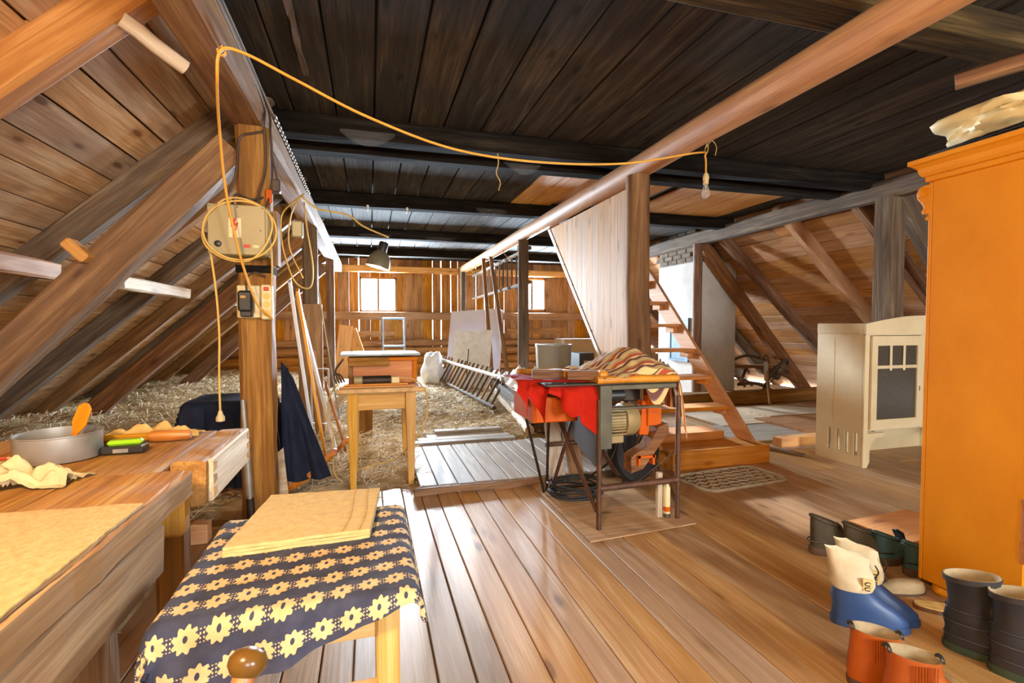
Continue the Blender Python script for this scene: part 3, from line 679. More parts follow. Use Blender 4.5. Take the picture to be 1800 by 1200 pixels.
obj('shaft', tube([ca + dd * .012, cbp], [.017, .015], 16), 'handle', cn, smooth=True)
mrot = dd.to_track_quat('Z', 'Y').to_matrix().to_4x4(); mrot.translation = ca
M['glaze'] = plain('brown_glaze', '#5c3f16', .25, 0, '#7c5a22', 8)
obj('knob', xf(lathe((0, 0, 0), [(.006, -.012), (.022, -.006), (.029, .004), (.029, .016), (.022, .026), (.018, .03)], 22), mrot), 'glaze', cn, smooth=True)
# ---- clutter behind the post
nv = thing('covered_armchair', 'bulky low seat wrapped in dark navy cloth behind the fuse box post', 'armchair', (-.92, 4.0, 0))
def nav(x0, x1, y0, y1, zt, sd): return drape(x0, x1, y0, y1, zt, .5, .5, .6, .4, 50, 50, .02, sd)
obj('cover', nav(-1.2, -.72, 3.75, 4.2, .72, 2.0), 'navy', nv, smooth=True); obj('frame', rbox(-1.18, -.75, 3.78, 4.15, .05, .7, .03), 'brown', nv)
obj('hanging_blanket', grid(lambda s, t_: (-.585 + (.05 + .25 * t_) * s + .0 * t_, 3.66 + .12 * s + .03 * math.sin(s * 14) * t_ - .02 * nz(s * 4, t_ * 4), 1.0 - .12 * s - (.84 - .1 * s) * t_), 24, 30, .006), 'navy', smooth=True, label='dark navy blanket hanging in folds beside the fuse box post', cat='blanket')
M['offw'] = plain('chalky_white_paint', '#dcd8d2', .6, 0, '#bfbab2', 4, .08)
for k, (a, b, w, th_, mt, lb) in enumerate((((-.53, 3.72, 1.55), (-.42, 4.30, .04), .07, .02, 'offw', 'white-painted lath leaning at the fuse box post, frontmost'), ((-.50, 3.86, 1.50), (-.36, 4.45, .04), .08, .02, 'stairw', 'orange pine lath leaning between two white ones'),
        ((-.52, 3.98, 1.46), (-.28, 4.62, .04), .10, .022, 'offw', 'wide white-edged board leaning behind the pine lath'), ((-.36, 4.4, .75), (-.22, 4.85, .05), .07, .02, 'handle', 'short brown lath leaning at the foot of the white boards'))):
    obj('lath', bar(a, b, w, th_, (1, 0, .2)), mt, label=lb, cat='board', group='laths leaning by the post')
obj('hardboard_piece', prism([(0, 0), (.2, .0), (.19, .40), (.0, .26)], (-.72, 3.50, .02), Vector((.99, .12, .05)), Vector((-.1, .25, .96)), (0, 1, 0), .006), 'pale', label='pointed pale hardboard offcut leaning at the foot of the fuse box post', cat='board')
sl = thing('sled', 'wooden sled with upturned runners lying in the straw', 'sled', (-.4, 4.0, .05))
for k, (ox, oy) in enumerate(((0, 0), (.08, .36))):
    pts = spline([(-.62 + ox, 3.62 + oy, .10), (-.48 + ox, 3.72 + oy, .14), (-.36 + ox, 3.80 + oy, .22), (-.28 + ox, 3.84 + oy, .30), (-.24 + ox, 3.85 + oy, .30)], 5)
    v = []; f = []
    for p in pts:
        for (a, b) in ((-.016, -.026), (.016, -.026), (.016, .026), (-.016, .026)): v.append((p.x, p.y + a, p.z + b))
    for i in range(len(pts) - 1):
        for j in range(4): f.append((i*4 + j, i*4 + (j + 1) % 4, i*4 + 4 + (j + 1) % 4, i*4 + 4 + j))
    f += [(0, 1, 2, 3), tuple(len(v) - 4 + j for j in (3, 2, 1, 0))]
    obj('runner', (v, f, (1, 0, 0)), 'handle', sl, bev=.006)
obj('crosspiece', bar((-.50, 3.70, .165), (-.42, 4.07, .165), .06, .018), 'handle', sl); obj('crosspiece', bar((-.6, 3.64, .15), (-.52, 4.0, .15), .06, .018), 'handle', sl)
rd = thing('jack_rod', 'dull steel tube with a threaded sleeve leaning at the fuse box post', 'tube', (-.70, 3.26, 0))
obj('shaft', tube([(-.735, 3.27, .8), (-.70, 3.26, .12)], .014, 12), 'steel', rd, smooth=True); obj('sleeve', tube([(-.722, 3.267, .55), (-.706, 3.261, .22)], .02, 12), 'steel', rd, smooth=True); obj('foot', tube([(-.704, 3.26, .2), (-.694, 3.258, .0)], .023, 12), 'iron', rd, smooth=True)
obj('wood_chock', prism([(0, 0), (.42, 0), (.42, .11), (.34, .12), (.2, .04), (0, .03)], (-1.32, 3.12, 0), (1, .05, 0), (0, 0, 1), (0, 1, 0), .09), 'stairw', bev=.008, label='orange shaped wooden chock on the floor beyond the bench', cat='block')
obj('plank_offcut', rbox(-1.3, -.85, 3.34, 3.44, 0.0, .02, .003), 'brown', label='thin dark plank offcut on the floor behind the orange chock', cat='board')
# ---- electrical things on the post
M['boxgrey'] = plain('olive_grey_enamel', '#a3946a', .45, .1, '#94865c', 3, .03)
M['red'] = plain('signal_red', '#b8301c', .5, 0, '#c43c24', 4)
M['cable'] = plain('ivory_cable', '#dfb860', .5, 0, '#d2a850', 6); M['cabley'] = plain('yellow_cable', '#dda23a', .5, 0, '#cf942e', 6); M['cableb'] = plain('brown_cable', '#4a382a', .6, 0, '#3a2c22', 6)
M['wcable'] = plain('white_cable', '#d8d0c0', .5, 0, '#c4bba8', 6); M['orange'] = plain('orange_enamel', '#c4580a', .5, 0, '#b04c08', 5, .04, .15)
eb = thing('fuse_box', 'olive-grey metal fuse box with a red lightning sign on the post', 'fuse box', (-.715, 3.25, 1.64))
obj('case', rbox(-.865, -.555, 3.17, 3.30, 1.645, 1.93, .012), 'boxgrey', eb)
cv = obj('cover', rbox(-.872, -.575, 3.155, 3.172, 1.648, 1.932, .004), 'boxgrey', eb)
for (x, z) in ((-.86, 1.662), (-.588, 1.662), (-.86, 1.918), (-.588, 1.918), (-.72, 1.918), (-.6, 1.79)): obj('screw', lathe((x, 3.1535, z), [(.0035, 0), (.004, .003)], 8, 'y'), 'iron', cv)
pl = obj('warning_plate', rbox(-.765, -.70, 3.1515, 3.1555, 1.745, 1.855, .001), 'bake', eb)
obj('lightning_mark', prism([(.0, .04), (.018, .09), (.032, .09), (.024, .06), (.042, .066), (.022, .0), (.030, .004), (.012, -.022), (.012, .012), (.02, .008), (.028, .046)], (-.755, 3.1512, 1.765), (1, 0, 0), (0, 0, 1), (0, -1, 0), .0008), 'red', pl)
obj('dial', lathe((-.82, 3.142, 1.707), [(.012, 0), (.017, .003), (.019, .013)], 16, 'y'), 'blackpl', eb, smooth=True)
obj('red_tag', rbox(-.69, -.655, 3.1525, 3.1555, 1.69, 1.708, .0006), 'red', eb); obj('red_tag', rbox(-.64, -.61, 3.1525, 3.1555, 1.69, 1.706, .0006), 'bake', eb)
obj('side_board', rbox(-.553, -.525, 3.25, 3.35, 1.60, 1.93, .003), 'brown', eb)
loop = [(-.715 + .175 * math.cos(a) + .012 * math.sin(a * 3), 3.145 + .03 * math.sin(a), 1.79 + .185 * math.sin(a)) for a in [i * 2 * pi / 40 for i in range(41)]]
loop2 = [(-.70 + .185 * math.cos(a), 3.135 + .035 * math.sin(a + .4), 1.785 + .172 * math.sin(a)) for a in [i * 2 * pi / 40 for i in range(41)]]
fx_ = thing('extension_cable', 'ivory cable looped around the fuse box with a plug dangling low', 'cable', (-.715, 3.15, 1.6))
obj('coil', tube(loop, .0055, 6), 'cable', fx_, smooth=True); obj('coil', tube(loop2, .0055, 6), 'cable', fx_, smooth=True)
obj('tail', tube(spline([(-.86, 3.16, 1.66), (-.845, 3.19, 1.45), (-.835, 3.2, 1.2), (-.84, 3.2, .95), (-.838, 3.2, .74)], 6), .006, 6), 'cable', fx_, smooth=True)
obj('tail', tube(spline([(-.545, 3.16, 1.72), (-.55, 3.2, 1.6), (-.565, 3.26, 1.48)], 6), .0055, 6), 'cable', fx_, smooth=True)
obj('plug', lathe((-.838, 3.2, .69), [(.012, -.004), (.024, 0), (.024, .022), (.016, .034), (.009, .06)], 14), 'bake', fx_, smooth=True)
sk = thing('socket_board', 'cream socket board with a grey plug and red switch below the fuse box', 'socket', (-.665, 3.31, 1.29))
obj('plate', rbox(-.765, -.635, 3.30, 3.333, 1.29, 1.485, .006), 'bake', sk); sp = obj('socket_strip', rbox(-.63, -.565, 3.275, 3.325, 1.28, 1.49, .008), 'bake', sk)
obj('switch', rbox(-.612, -.583, 3.27, 3.277, 1.452, 1.476, .003), 'red', sp)
for z in (1.42, 1.37, 1.32): obj('outlet', lathe((-.597, 3.268, z), [(.012, .003), (.019, .003), (.021, .009)], 16, 'y'), 'cable', sp, smooth=True)
obj('plug_box', rbox(-.745, -.665, 3.225, 3.30, 1.325, 1.45, .012), 'blackpl', sk); obj('plug_base', rbox(-.735, -.672, 3.24, 3.30, 1.295, 1.33, .006), 'blackpl', sk); obj('plug_tag', rbox(-.728, -.70, 3.2235, 3.2255, 1.405, 1.42, .0005), 'sacking', sk)
obj('lead', tube(spline([(-.70, 3.25, 1.45), (-.695, 3.24, 1.52), (-.66, 3.27, 1.56), (-.60, 3.29, 1.54)], 6), .006, 6), 'cableb', sk, smooth=True)
hb = thing('hanging_bulb', 'clear light bulb in ivory socket hanging from yellow cable under the log', 'bulb', (2.33, 3.05, 2.2))
C1 = [(-.61, 2.45, 2.44), (-.64, 2.5, 2.33), (-.71, 2.8, 2.21), (-.73, 2.98, 1.95), (-.685, 3.05, 1.63), (-.63, 3.16, 1.38), (-.565, 3.262, 1.285)]
C2 = [(-.61, 2.45, 2.44), (-.52, 2.47, 2.45), (-.32, 2.53, 2.39), (.01, 2.62, 2.29), (.47, 2.75, 2.22), (1.0, 2.85, 2.23), (1.63, 2.95, 2.31), (2.27, 3.05, 2.475), (2.322, 3.05, 2.45), (2.33, 3.05, 2.33)]
obj('cable', tube(spline(C1[::-1] + C2[1:], 10), .0068, 8), 'cabley', hb, smooth=True)
obj('tie', [tube([(-.61 + .016 * math.cos(a), 2.45 + .006 * a / 6, 2.44 + .018 * math.sin(a)) for a in [i * .5 for i in range(40)]], .003, 5), tube([(-.6, 2.46, 2.45), (-.63, 2.42, 2.50)], .003, 5), tube([(-.6, 2.46, 2.45), (-.64, 2.45, 2.52)], .003, 5)], 'cabley', hb)
obj('socket', lathe((2.33, 3.05, 2.255), [(.017, 0), (.019, .004), (.019, .03), (.022, .032), (.022, .05), (.017, .07), (.008, .082)], 16), 'bake', hb, smooth=True)
t = NT('clear_glass'); t.b.inputs['Roughness'].default_value = .05; tr = t.n('ShaderNodeBsdfTransparent'); mx = t.n('ShaderNodeMixShader'); lw = t.n('ShaderNodeLayerWeight'); t.l(t.math('MULTIPLY_ADD', lw.outputs['Facing'], .55, .15), mx.inputs[0]); t.l(tr.outputs[0], mx.inputs[1]); t.l(t.b.outputs[0], mx.inputs[2]); t.l(mx.outputs[0], t.t.nodes['Material Output'].inputs[0]); t.b.inputs['Base Color'].default_value = (.75, .76, .78, 1); M['clear'] = t.m
obj('glass_bulb', lathe((2.33, 3.05, 2.152), [(.001, 0), (.016, .004), (.028, .022), (.03, .042), (.022, .07), (.014, .092), (.013, .108)], 18), 'clear', hb, smooth=True)
obj('filament_stem', tube([(2.33, 3.05, 2.25), (2.33, 3.05, 2.20)], .004, 6), 'bake', hb)
obj('twine', tube(spline([(2.20, 3.02, 2.68), (2.29, 3.0, 2.56), (2.30, 3.02, 2.50), (2.31, 3.05, 2.475)], 6) , .0035, 5), 'sacking', label='tan twine tying the bulb cable to the round log', cat='twine'); obj('twine_loop', [tube(spline([(2.30, 3.02, 2.50), (2.36, 3.03, 2.56), (2.40, 3.03, 2.52), (2.39, 3.03, 2.46)], 6), .0035, 5), tube(spline([(2.32, 3.02, 2.53), (2.33, 3.03, 2.50), (2.315, 3.03, 2.46)], 5), .0035, 5)], 'sacking', label='loose knotted twine end dangling beside the bulb cable', cat='twine')
for k, pts in enumerate((([(-.60, 1.0, 2.60), (-.598, 3.1, 2.585), (-.60, 3.30, 2.45), (-.60, 3.32, 2.2), (-.63, 3.3, 2.05), (-.64, 3.27, 1.93)]), ([(-.596, 1.0, 2.63), (-.594, 3.2, 2.62), (-.575, 3.36, 2.4), (-.57, 3.34, 2.1), (-.60, 3.28, 1.93)]), ([(-.595, 3.33, 2.42), (-.66, 3.32, 2.4), (-.74, 3.33, 2.36), (-.755, 3.3, 2.15), (-.80, 3.28, 2.0), (-.81, 3.25, 1.93)]), ([(-.57, 3.36, 2.3), (-.55, 3.4, 2.1), (-.66, 3.30, 2.0), (-.75, 3.28, 2.02), (-.77, 3.24, 1.93)]))):
    obj('wire', tube(spline(pts, 6), .0075, 6), 'cableb', smooth=True, label=('brown wire coming off the purlin, bending inward to the fuse box', 'brown wire hugging the outer post edge down to the fuse box', 'brown wire looping over the post face to the box corner', 'short brown wire arching low just above the fuse box')[k], cat='wire', group='wires above the fuse box')
obj('junction_box', rbox(-.572, -.52, 3.33, 3.39, 2.06, 2.14, .008), 'cableb', label='small brown junction box on the post side above the fuse box', cat='box'); obj('junction_box', rbox(-.60, -.565, 3.31, 3.335, 1.985, 2.07, .004), 'orange', label='bright orange tag box on the post above the fuse box', cat='box'); obj('switch_box', rbox(-.50, -.43, 3.62, 3.68, 1.84, 1.95, .008), 'boxgrey', label='small olive switch box beside the fuse box', cat='box')
chn = thing('chain', 'galvanised chain stretched along the whitish purlin edge', 'chain', (-.58, 4.0, 2.58))
lk = mesh('link', tube([(.012 * math.cos(a), .028 * math.sin(a), 0) for a in [i * 2 * pi / 12 for i in range(13)]], .0042, 6), M['steel'], smooth=True)
for i in range(46): link('link', lk, chn, (0, -.45 + i * .042, .02 - .0004 * i), (0, pi / 2 * (i % 2) + .4, 0))
hc = thing('hanging_cable', 'ivory cable hanging in a long loop from the purlin behind the fuse box', 'cable', (-.7, 5.2, 1.6))
obj('loop', tube(spline([(-.57, 4.9, 2.44), (-.78, 5.15, 2.32), (-.81, 5.2, 2.13), (-.78, 5.2, 1.91), (-.69, 5.2, 1.66), (-.56, 5.2, 1.61), (-.53, 5.2, 1.81), (-.58, 5.2, 2.19), (-.60, 5.2, 2.44)], 8), .008, 6), 'cable', hc, smooth=True); obj('loop', tube(spline([(-.60, 4.95, 2.44), (-.72, 5.2, 2.3), (-.74, 5.2, 2.0), (-.62, 5.2, 1.7)], 8), .007, 6), 'cable', hc, smooth=True)
lm = thing('work_lamp', 'olive bell-shaped lamp shade with black socket hanging from its cable', 'lamp', (.13, 5.4, 1.9))
obj('cord', tube(spline([(-.60, 5.0, 2.44), (-.47, 5.2, 2.38), (-.21, 5.3, 2.36), (-.05, 5.4, 2.27), (.2, 5.4, 2.17)], 8), .009, 6), 'cable', lm, smooth=True)
mr = Vector((.26, 0, .97)).to_track_quat('Z', 'Y').to_matrix().to_4x4(); mr.translation = (.085, 5.4, 1.85)
M['shade'] = plain('olive_lamp_enamel', '#7a7058', .4, .1, '#6a614a', 4)
obj('shade', xf(lathe((0, 0, 0), [(.125, 0), (.122, .05), (.105, .11), (.075, .155), (.05, .175), (.048, .172), (.1, .105), (.118, .03), (.121, .0)], 28), mr), 'shade', lm, smooth=True); lb_ = bpy.data.lights.new('added_lamp_fill', 'POINT'); lb_.energy = 45; lb_.color = (1, .80, .58); lb_.shadow_soft_size = .05
lo_ = bpy.data.objects.new('added_lamp_fill', lb_); COL.objects.link(lo_); lo_.parent = lm; lo_.location = (-.055, 0, -.08)  # fill light added inside the unlit lamp to lift the back zone
obj('socket', xf(lathe((0, 0, 0), [(.05, .165), (.05, .26), (.042, .275), (.01, .28)], 18), mr), 'blackpl', lm, smooth=True)
M['porc'] = plain('white_porcelain', '#e4e0d4', .25, 0, '#d4cfc0', 5)
for x in (-.01, .45): obj('insulator', lathe((x, 6.165, 2.64), [(.006, -.035), (.014, -.03), (.016, -.012), (.009, -.004), (.016, .008), (.014, .03)], 12), 'porc', smooth=True, label='small white porcelain insulator screwed to the crossbeam, %s one' % ('post-side' if x < .2 else 'log-side'), cat='insulator')

# ================================================================ MIDDLE OF THE ATTIC
M['ypaint'] = wood('ochre_painted_wood', '#b5843a', '#cf9f50', '#dfb66e', .6, '#6a4418', .25, '#a07430', .35, .03, .2)
M['owood'] = wood('orange_veneer_wood', '#b0600e', '#c87214', '#d88a2c', .6, '#6a300c', .2, None, 0, .04, .1, .15)
M['slate'] = plain('grey_green_sheet', '#8f938a', .35, .1, '#7a7e74', 5)
yt = thing('table', 'ochre-painted kitchen table with tapered legs holding an orange box', 'table', (.085, 4.15, 0))
obj('table_top', [rbox(-.24, .41, 3.80, 4.56, .735, .772, .008)], 'ypaint', yt)
for (x, y) in ((-.13, 3.885), (.30, 3.885), (-.13, 4.48), (.30, 4.48)):
    v = []; 
    for z, w in ((0, .022), (.6, .038), (.735, .038)):
        for a, b in ((-1, -1), (1, -1), (1, 1), (-1, 1)): v.append((x + a * w, y + b * w, z))
    obj('leg', (v, [(0, 3, 2, 1), (8, 9, 10, 11)] + [(i*4 + j, i*4 + (j + 1) % 4, i*4 + 4 + (j + 1) % 4, i*4 + 4 + j) for i in range(2) for j in range(4)], (0, 0, 1)), 'ypaint', yt, bev=.004)
obj('apron', rbox(-.1, .27, 3.872, 3.892, .60, .733, .003), 'ypaint', yt); obj('apron', rbox(-.1, .27, 4.475, 4.495, .60, .733, .003), 'ypaint', yt)
for x in (-.14, .29): obj('apron', rbox(x, x + .02, 3.92, 4.45, .60, .733, .003), 'ypaint', yt)
bx = thing('wooden_chest', 'orange wooden chest with a grey-green slab on top, on the ochre table', 'chest', (.1, 4.25, .775))
obj('body', rbox(-.155, .36, 4.10, 4.48, .775, .965, .006), 'owood', bx); obj('lid_rim', rbox(-.17, .375, 4.08, 4.5, .955, .985, .005), 'owood', bx); obj('post', rbox(-.165, -.13, 4.085, 4.11, .775, .955, .004), 'brown', bx); obj('post', rbox(.335, .37, 4.085, 4.11, .775, .955, .004), 'owood', bx)
obj('slab', xf(rbox(-.31, .31, -.22, .22, 0, .018, .003), Matrix.Translation((.08, 4.25, 1.0)) @ Matrix.Rotation(.02, 4, 'Z')), 'slate', label='grey-green slab lying across the orange chest lid', cat='slab')
obj('dark_board', rbox(-.16, .14, 4.0, 4.075, .925, .992, .003), 'brown', label='dark brown board hanging at the front of the orange chest', cat='board')
gr = thing('hand_grinder', 'dark roller-shaped hand tool with tan cable on the ochre table', 'tool', (.05, 3.95, .775))
obj('housing', lathe((-.12, 3.94, .822), [(.03, 0), (.034, .004), (.034, .06), (.03, .064)], 16, 'x'), 'boxgrey', gr, smooth=True); obj('roller', lathe((-.056, 3.94, .818), [(.036, 0), (.036, .21), (.03, .212)], 16, 'x'), 'iron', gr, smooth=True); obj('neck', rbox(.156, .22, 3.915, 3.965, .79, .845, .006), 'bake', gr)
obj('cable', tube(spline([(.21, 3.94, .83), (.30, 3.9, .83), (.38, 3.86, .78), (.43, 3.86, .66), (.41, 3.88, .5), (.33, 3.9, .35), (.2, 4.05, .17), (.02, 4.15, .1), (-.1, 4.1, .08)], 8), .0065, 6), 'sacking', gr, smooth=True)
for k, (y, z, x0, x1) in enumerate(((3.86, .775, -.22, .33), (3.9, .787, -.19, .28))): obj('lath', rbox(x0, x1, y - .03, y + .03, z, z + .011, .002), 'stairw', label='thin pine lath along the front edge of the ochre table, %s' % ('lower one' if k == 0 else 'upper one'), cat='board')
obj('cable_bundle', [tube(spline([(-.2, 4.05, .98), (-.24 - .01 * k, 4.04, .93 - .02 * k), (-.27 + .015 * k, 4.03, .86), (-.25 + .02 * k, 4.02, .79 + .004 * k)], 6), .007, 6) for k in range(4)], 'cableb', smooth=True, label='dark cable bundle hanging off the chest on the ochre table', cat='cable')
obj('cable_loop', tube(spline([(-.24, 4.0, .79), (-.30, 3.98, .7), (-.31, 3.95, .58), (-.27, 3.93, .4), (-.27, 3.9, .15), (-.2, 3.86, .06)], 6), .005, 6), 'sacking', smooth=True, label='thin tan cord dropping beside the ochre table leg', cat='cord')
obj('dark_crate', rbox(-.12, .02, 5.4, 5.7, .05, .36, .01), 'brown', label='dark wooden crate in the straw behind the ochre table', cat='crate')
obj('metal_rod', tube([(-.56, 6.1, 1.62), (-.33, 5.7, .2)], .009, 8), 'steel', smooth=True, label='thin steel rod leaning at the half-dark post', cat='rod')
obj('picture_frame', [bar(a, b, .02, .012) for a, b in (((-.60, 5.6, .2), (-.60, 5.6, .78)), ((-.42, 5.5, .2), (-.42, 5.5, .78)), ((-.60, 5.6, .78), (-.42, 5.5, .78)), ((-.60, 5.6, .2), (-.42, 5.5, .2)))], 'offw', label='thin white empty frame standing by the half-dark post', cat='frame')
for k, (a, b, w, mt, lb) in enumerate((((-.62, 5.85, .95), (-.5, 5.5, .05), .09, 'brown', 'brown board leaning at the half-dark post'), ((-.2, 6.6, .5), (-.55, 6.2, .1), .12, 'pale', 'short pale plank lying slanted in the straw'))):
    obj('board', bar(a, b, w, .025), mt, label=lb, cat='board')
# far end: boards, blue metal frame
for k, (a, b, w, lb) in enumerate((((-.50, 11.6, 1.22), (-.62, 11.0, .02), .30, 'wide yellow board leaning beneath the far sunlit window'), ((-.40, 11.62, 1.12), (-.02, 10.9, .02), .24, 'pale yellow board leaning crosswise beneath the far window'))):
    obj('board', bar(a, b, w, .03, (0, 1, .4)), 'fresh', label=lb, cat='board')
bf = thing('metal_trestle', 'light blue tubular metal trestle under the far window', 'trestle', (.52, 11.5, 0)); M['lblue'] = plain('light_blue_enamel', '#a9c0d6', .4, .1, '#92abc4', 5)
for x in (.29, .76):
    for dy in (0, .3): obj('leg', tube([(x, 11.4 + dy, 0), (x, 11.5 + dy * .4, 1.40)], .018, 8), 'lblue', bf, smooth=True)
for z in (.76, 1.38): obj('crossbar', tube([(.29, 11.44, z), (.76, 11.44, z)], .024, 8), 'lblue', bf, smooth=True)
for k in range(7):
    x0 = -2.6 + k * .9; y = 11.75 - .12 * (k % 3)
    obj('beam_offcut', timber((x0, y, .12 + .14 * (k % 2)), (x0 + 1.7, y + .05, .12 + .14 * (k % 2)), .13, .12, jit=.006), 'gable' if k % 2 else 'brown', label='old timber offcut at the foot of the far gable, %s from the straw eaves' % ('first', 'second', 'third', 'fourth', 'fifth', 'sixth', 'seventh')[k], cat='timber', group='timbers along the far gable')
# lying rack ladder
ld = thing('hay_rack', 'grey wooden hay rack lying on its edge with many slats', 'rack', (1.55, 8.5, 0))
A0, A1, B0, B1 = Vector((1.26, 10.5, .20)), Vector((1.60, 6.55, .16)), Vector((1.40, 10.4, .52)), Vector((1.80, 6.55, .50))
obj('rail', logg(A0 - Vector((0, -.1, .03)), A1 - Vector((0, .15, .03)), .03, .03, 8, 8, .04), 'greyt', ld, smooth=True); obj('rail', logg(B0, B1 - Vector((0, .15, 0)), .03, .03, 8, 8, .04), 'pale', ld, smooth=True)
for i in range(18):
    a = A0.lerp(A1, i / 17); b = B0.lerp(B1, i / 17); d = (b - a)
    obj('slat', bar(a - d * .12, b + d * .28, .035, .02, (0, 1, 0)), 'greyt' if i % 3 else 'brown', ld)
    # second row of slats on the far side of the rack
ld2 = obj('rail', logg((1.75, 10.2, .05), (2.05, 6.7, .06), .03, .03, 8, 8, .04), 'greyt', ld, smooth=True)
# hung ladder under the log
hl = thing('hung_ladder', 'wooden ladder hung on edge beneath the round log', 'ladder', (2.3, 9.2, 1.85))
obj('rail', logg((2.36, 7.2, 1.9), (2.30, 11.2, 1.84), .032, .03, 8, 8, .03), 'greyt', hl, smooth=True); obj('rail', logg((2.36, 7.2, 2.42), (2.30, 11.2, 2.36), .032, .03, 8, 8, .03), 'greyt', hl, smooth=True)
for i in range(15): obj('rung', tube([(2.36 - .004 * i, 7.35 + i * .265, 1.885), (2.36 - .004 * i, 7.35 + i * .265, 2.40)], .016, 8), 'greyt', hl, smooth=True)
for y in (7.9, 10.6): obj('rope', tube([(2.33 + .012 * math.cos(a), y + .02 * math.sin(a * 2), 2.42 + .26 * (i / 30)) if False else (2.25 + .13 * math.cos(a), y + .01 * math.sin(a), 2.52 + .17 * math.sin(a)) for i, a in enumerate([j * 2 * pi / 24 for j in range(25)])], .007, 6), 'sacking', hl, smooth=True)
for k, (a, b) in enumerate((((2.09, 9.2, 2.5), (2.16, 8.75, .05)), ((2.13, 8.8, 2.5), (2.22, 7.75, .05)))):
    obj('pole', logg(a, b, .035, .042, 6, 9, .05), 'brown', smooth=True, label=('thinner' if k == 0 else 'thicker') + ' stick leaning at the log purlin behind the pale panels', cat='pole')
M['lilac'] = plain('pale_laminate', '#d9d2da', .35, 0, '#cdc6d2', 2); M['foil'] = plain('white_plastic_film', '#f0f2f6', .3, 0, '#dadde4', 9, .3)
obj('panel', prism([(0, 0), (1.14, 0), (1.12, 1.48), (1.04, 1.54), (.02, 1.48)], (1.42, 9.75, .05), Vector((.83, -.56, 0)), Vector((.10, .12, .985)), (.56, .83, 0), .02), 'lilac', label='tall pale laminate panel leaning at the poles', cat='panel')
wp = thing('wrapped_board', 'thick white board wrapped in film leaning before the tall pale panel', 'panel', (1.6, 8.0, 0))
obj('board', prism([(0, 0), (.74, 0), (.74, 1.08), (0, 1.06)], (1.45, 9.15, .08), Vector((.80, -.6, 0)), Vector((.09, .10, .99)), (.6, .8, 0), .07), 'foil', wp, bev=.008)
obj('slot', prism([(.30, .22), (.315, .22), (.325, .72), (.31, .72)], (1.446, 9.144, .08), Vector((.80, -.6, 0)), Vector((.09, .10, .99)), (.6, .8, 0), .006), 'iron', wp)
def blob(cx, cy, cz, rx, ry, rz, sd, am=.25, nu=26, nv=16):
    def fn(s, t_):
        a = s * 2 * pi; b = (t_ - .5) * pi; d = Vector((math.cos(a) * math.cos(b), math.sin(a) * math.cos(b), math.sin(b)))
        k = 1 + am * nz(d.x * 1.7 + sd, d.y * 1.7, d.z * 1.7) + am * .5 * abs(nz(d.x * 4 + sd, d.y * 4, d.z * 4))
        return (cx + rx * d.x * k, cy + ry * d.y * k, max(.005, cz + rz * d.z * k))
    return grid(fn, nu, nv)
obj('plastic_sack', blob(1.22, 9.9, .33, .22, .25, .38, 2.2, .3), 'foil', smooth=True, label='white plastic sack slumped at the end of the hay rack', cat='sack')
# timber heap behind the saw, with barrel and cartons on it
random.seed(5)
for k in range(16):
    lay = k // 5; i = k % 5
    x0 = 1.72 + .13 * i + random.uniform(-.04, .04); z = .09 + lay * .13
    a = (x0 - .05, 4.95 + random.uniform(-.05, .25), z); b = (x0 + .25 + random.uniform(-.1, .1), 7.6 + random.uniform(-.5, .5), z + random.uniform(0, .03))
    g = logg(a, b, .055, .05, 5, 9, .06) if k % 3 == 0 else timber(a, b, .115, .1, jit=.005)
    obj('stacked_timber', g, ('pale', 'greyt', 'floor_grey')[k % 3], smooth=(k % 3 == 0), label='old timber in the heap behind the saw, %s layer, %s from the hay rack' % (('bottom', 'second', 'third', 'top')[lay], ('first', 'second', 'third', 'fourth', 'fifth')[i]), cat='timber', group='timber heap behind the saw')
M['barrel'] = plain('grey_plastic', '#8f8a7c', .45, 0, '#827d70', 3)
ba = thing('bin', 'grey round plastic bin standing on the timber heap behind the saw', 'bin', (1.97, 5.15, .50))
obj('body', lathe((1.97, 5.15, .5), [(.17, 0), (.18, .01), (.2, .50), (.206, .505), (.206, .53), (.196, .53), (.188, .50), (.165, .02), (.002, .02)], 36), 'barrel', ba, smooth=True)
M['carton'] = plain('plain_carton', '#b39a76', .85, 0, '#a2896a', 6)
obj('black_carton', rbox(2.24, 2.42, 5.05, 5.3, .5, .93, .004), 'blackpl', label='black carton beside the grey bin', cat='box'); obj('carton', rbox(2.2, 2.42, 4.55, 4.85, .45, .86, .004), 'carton', label='plain brown carton under the boarded stair panel', cat='box'); obj('long_carton', rbox(2.4, 3.0, 5.9, 6.25, .55, 1.06, .006), 'carton', label='long pale carton behind the grey bin', cat='box')
obj('support_crate', rbox(2.18, 2.46, 4.5, 5.35, .02, .49, .006), 'brown', label='rough wooden crate carrying the cartons behind the saw', cat='crate'); obj('support_crate', rbox(2.38, 3.05, 5.85, 6.3, .02, .54, .006), 'brown', label='rough wooden crate carrying the long pale carton', cat='crate')
obj('film_heap', crumple(2.05, 6.2, .50, .42, .6, .22, 8.1), 'foil', smooth=True, label='crumpled white plastic film over the timber heap', cat='film')
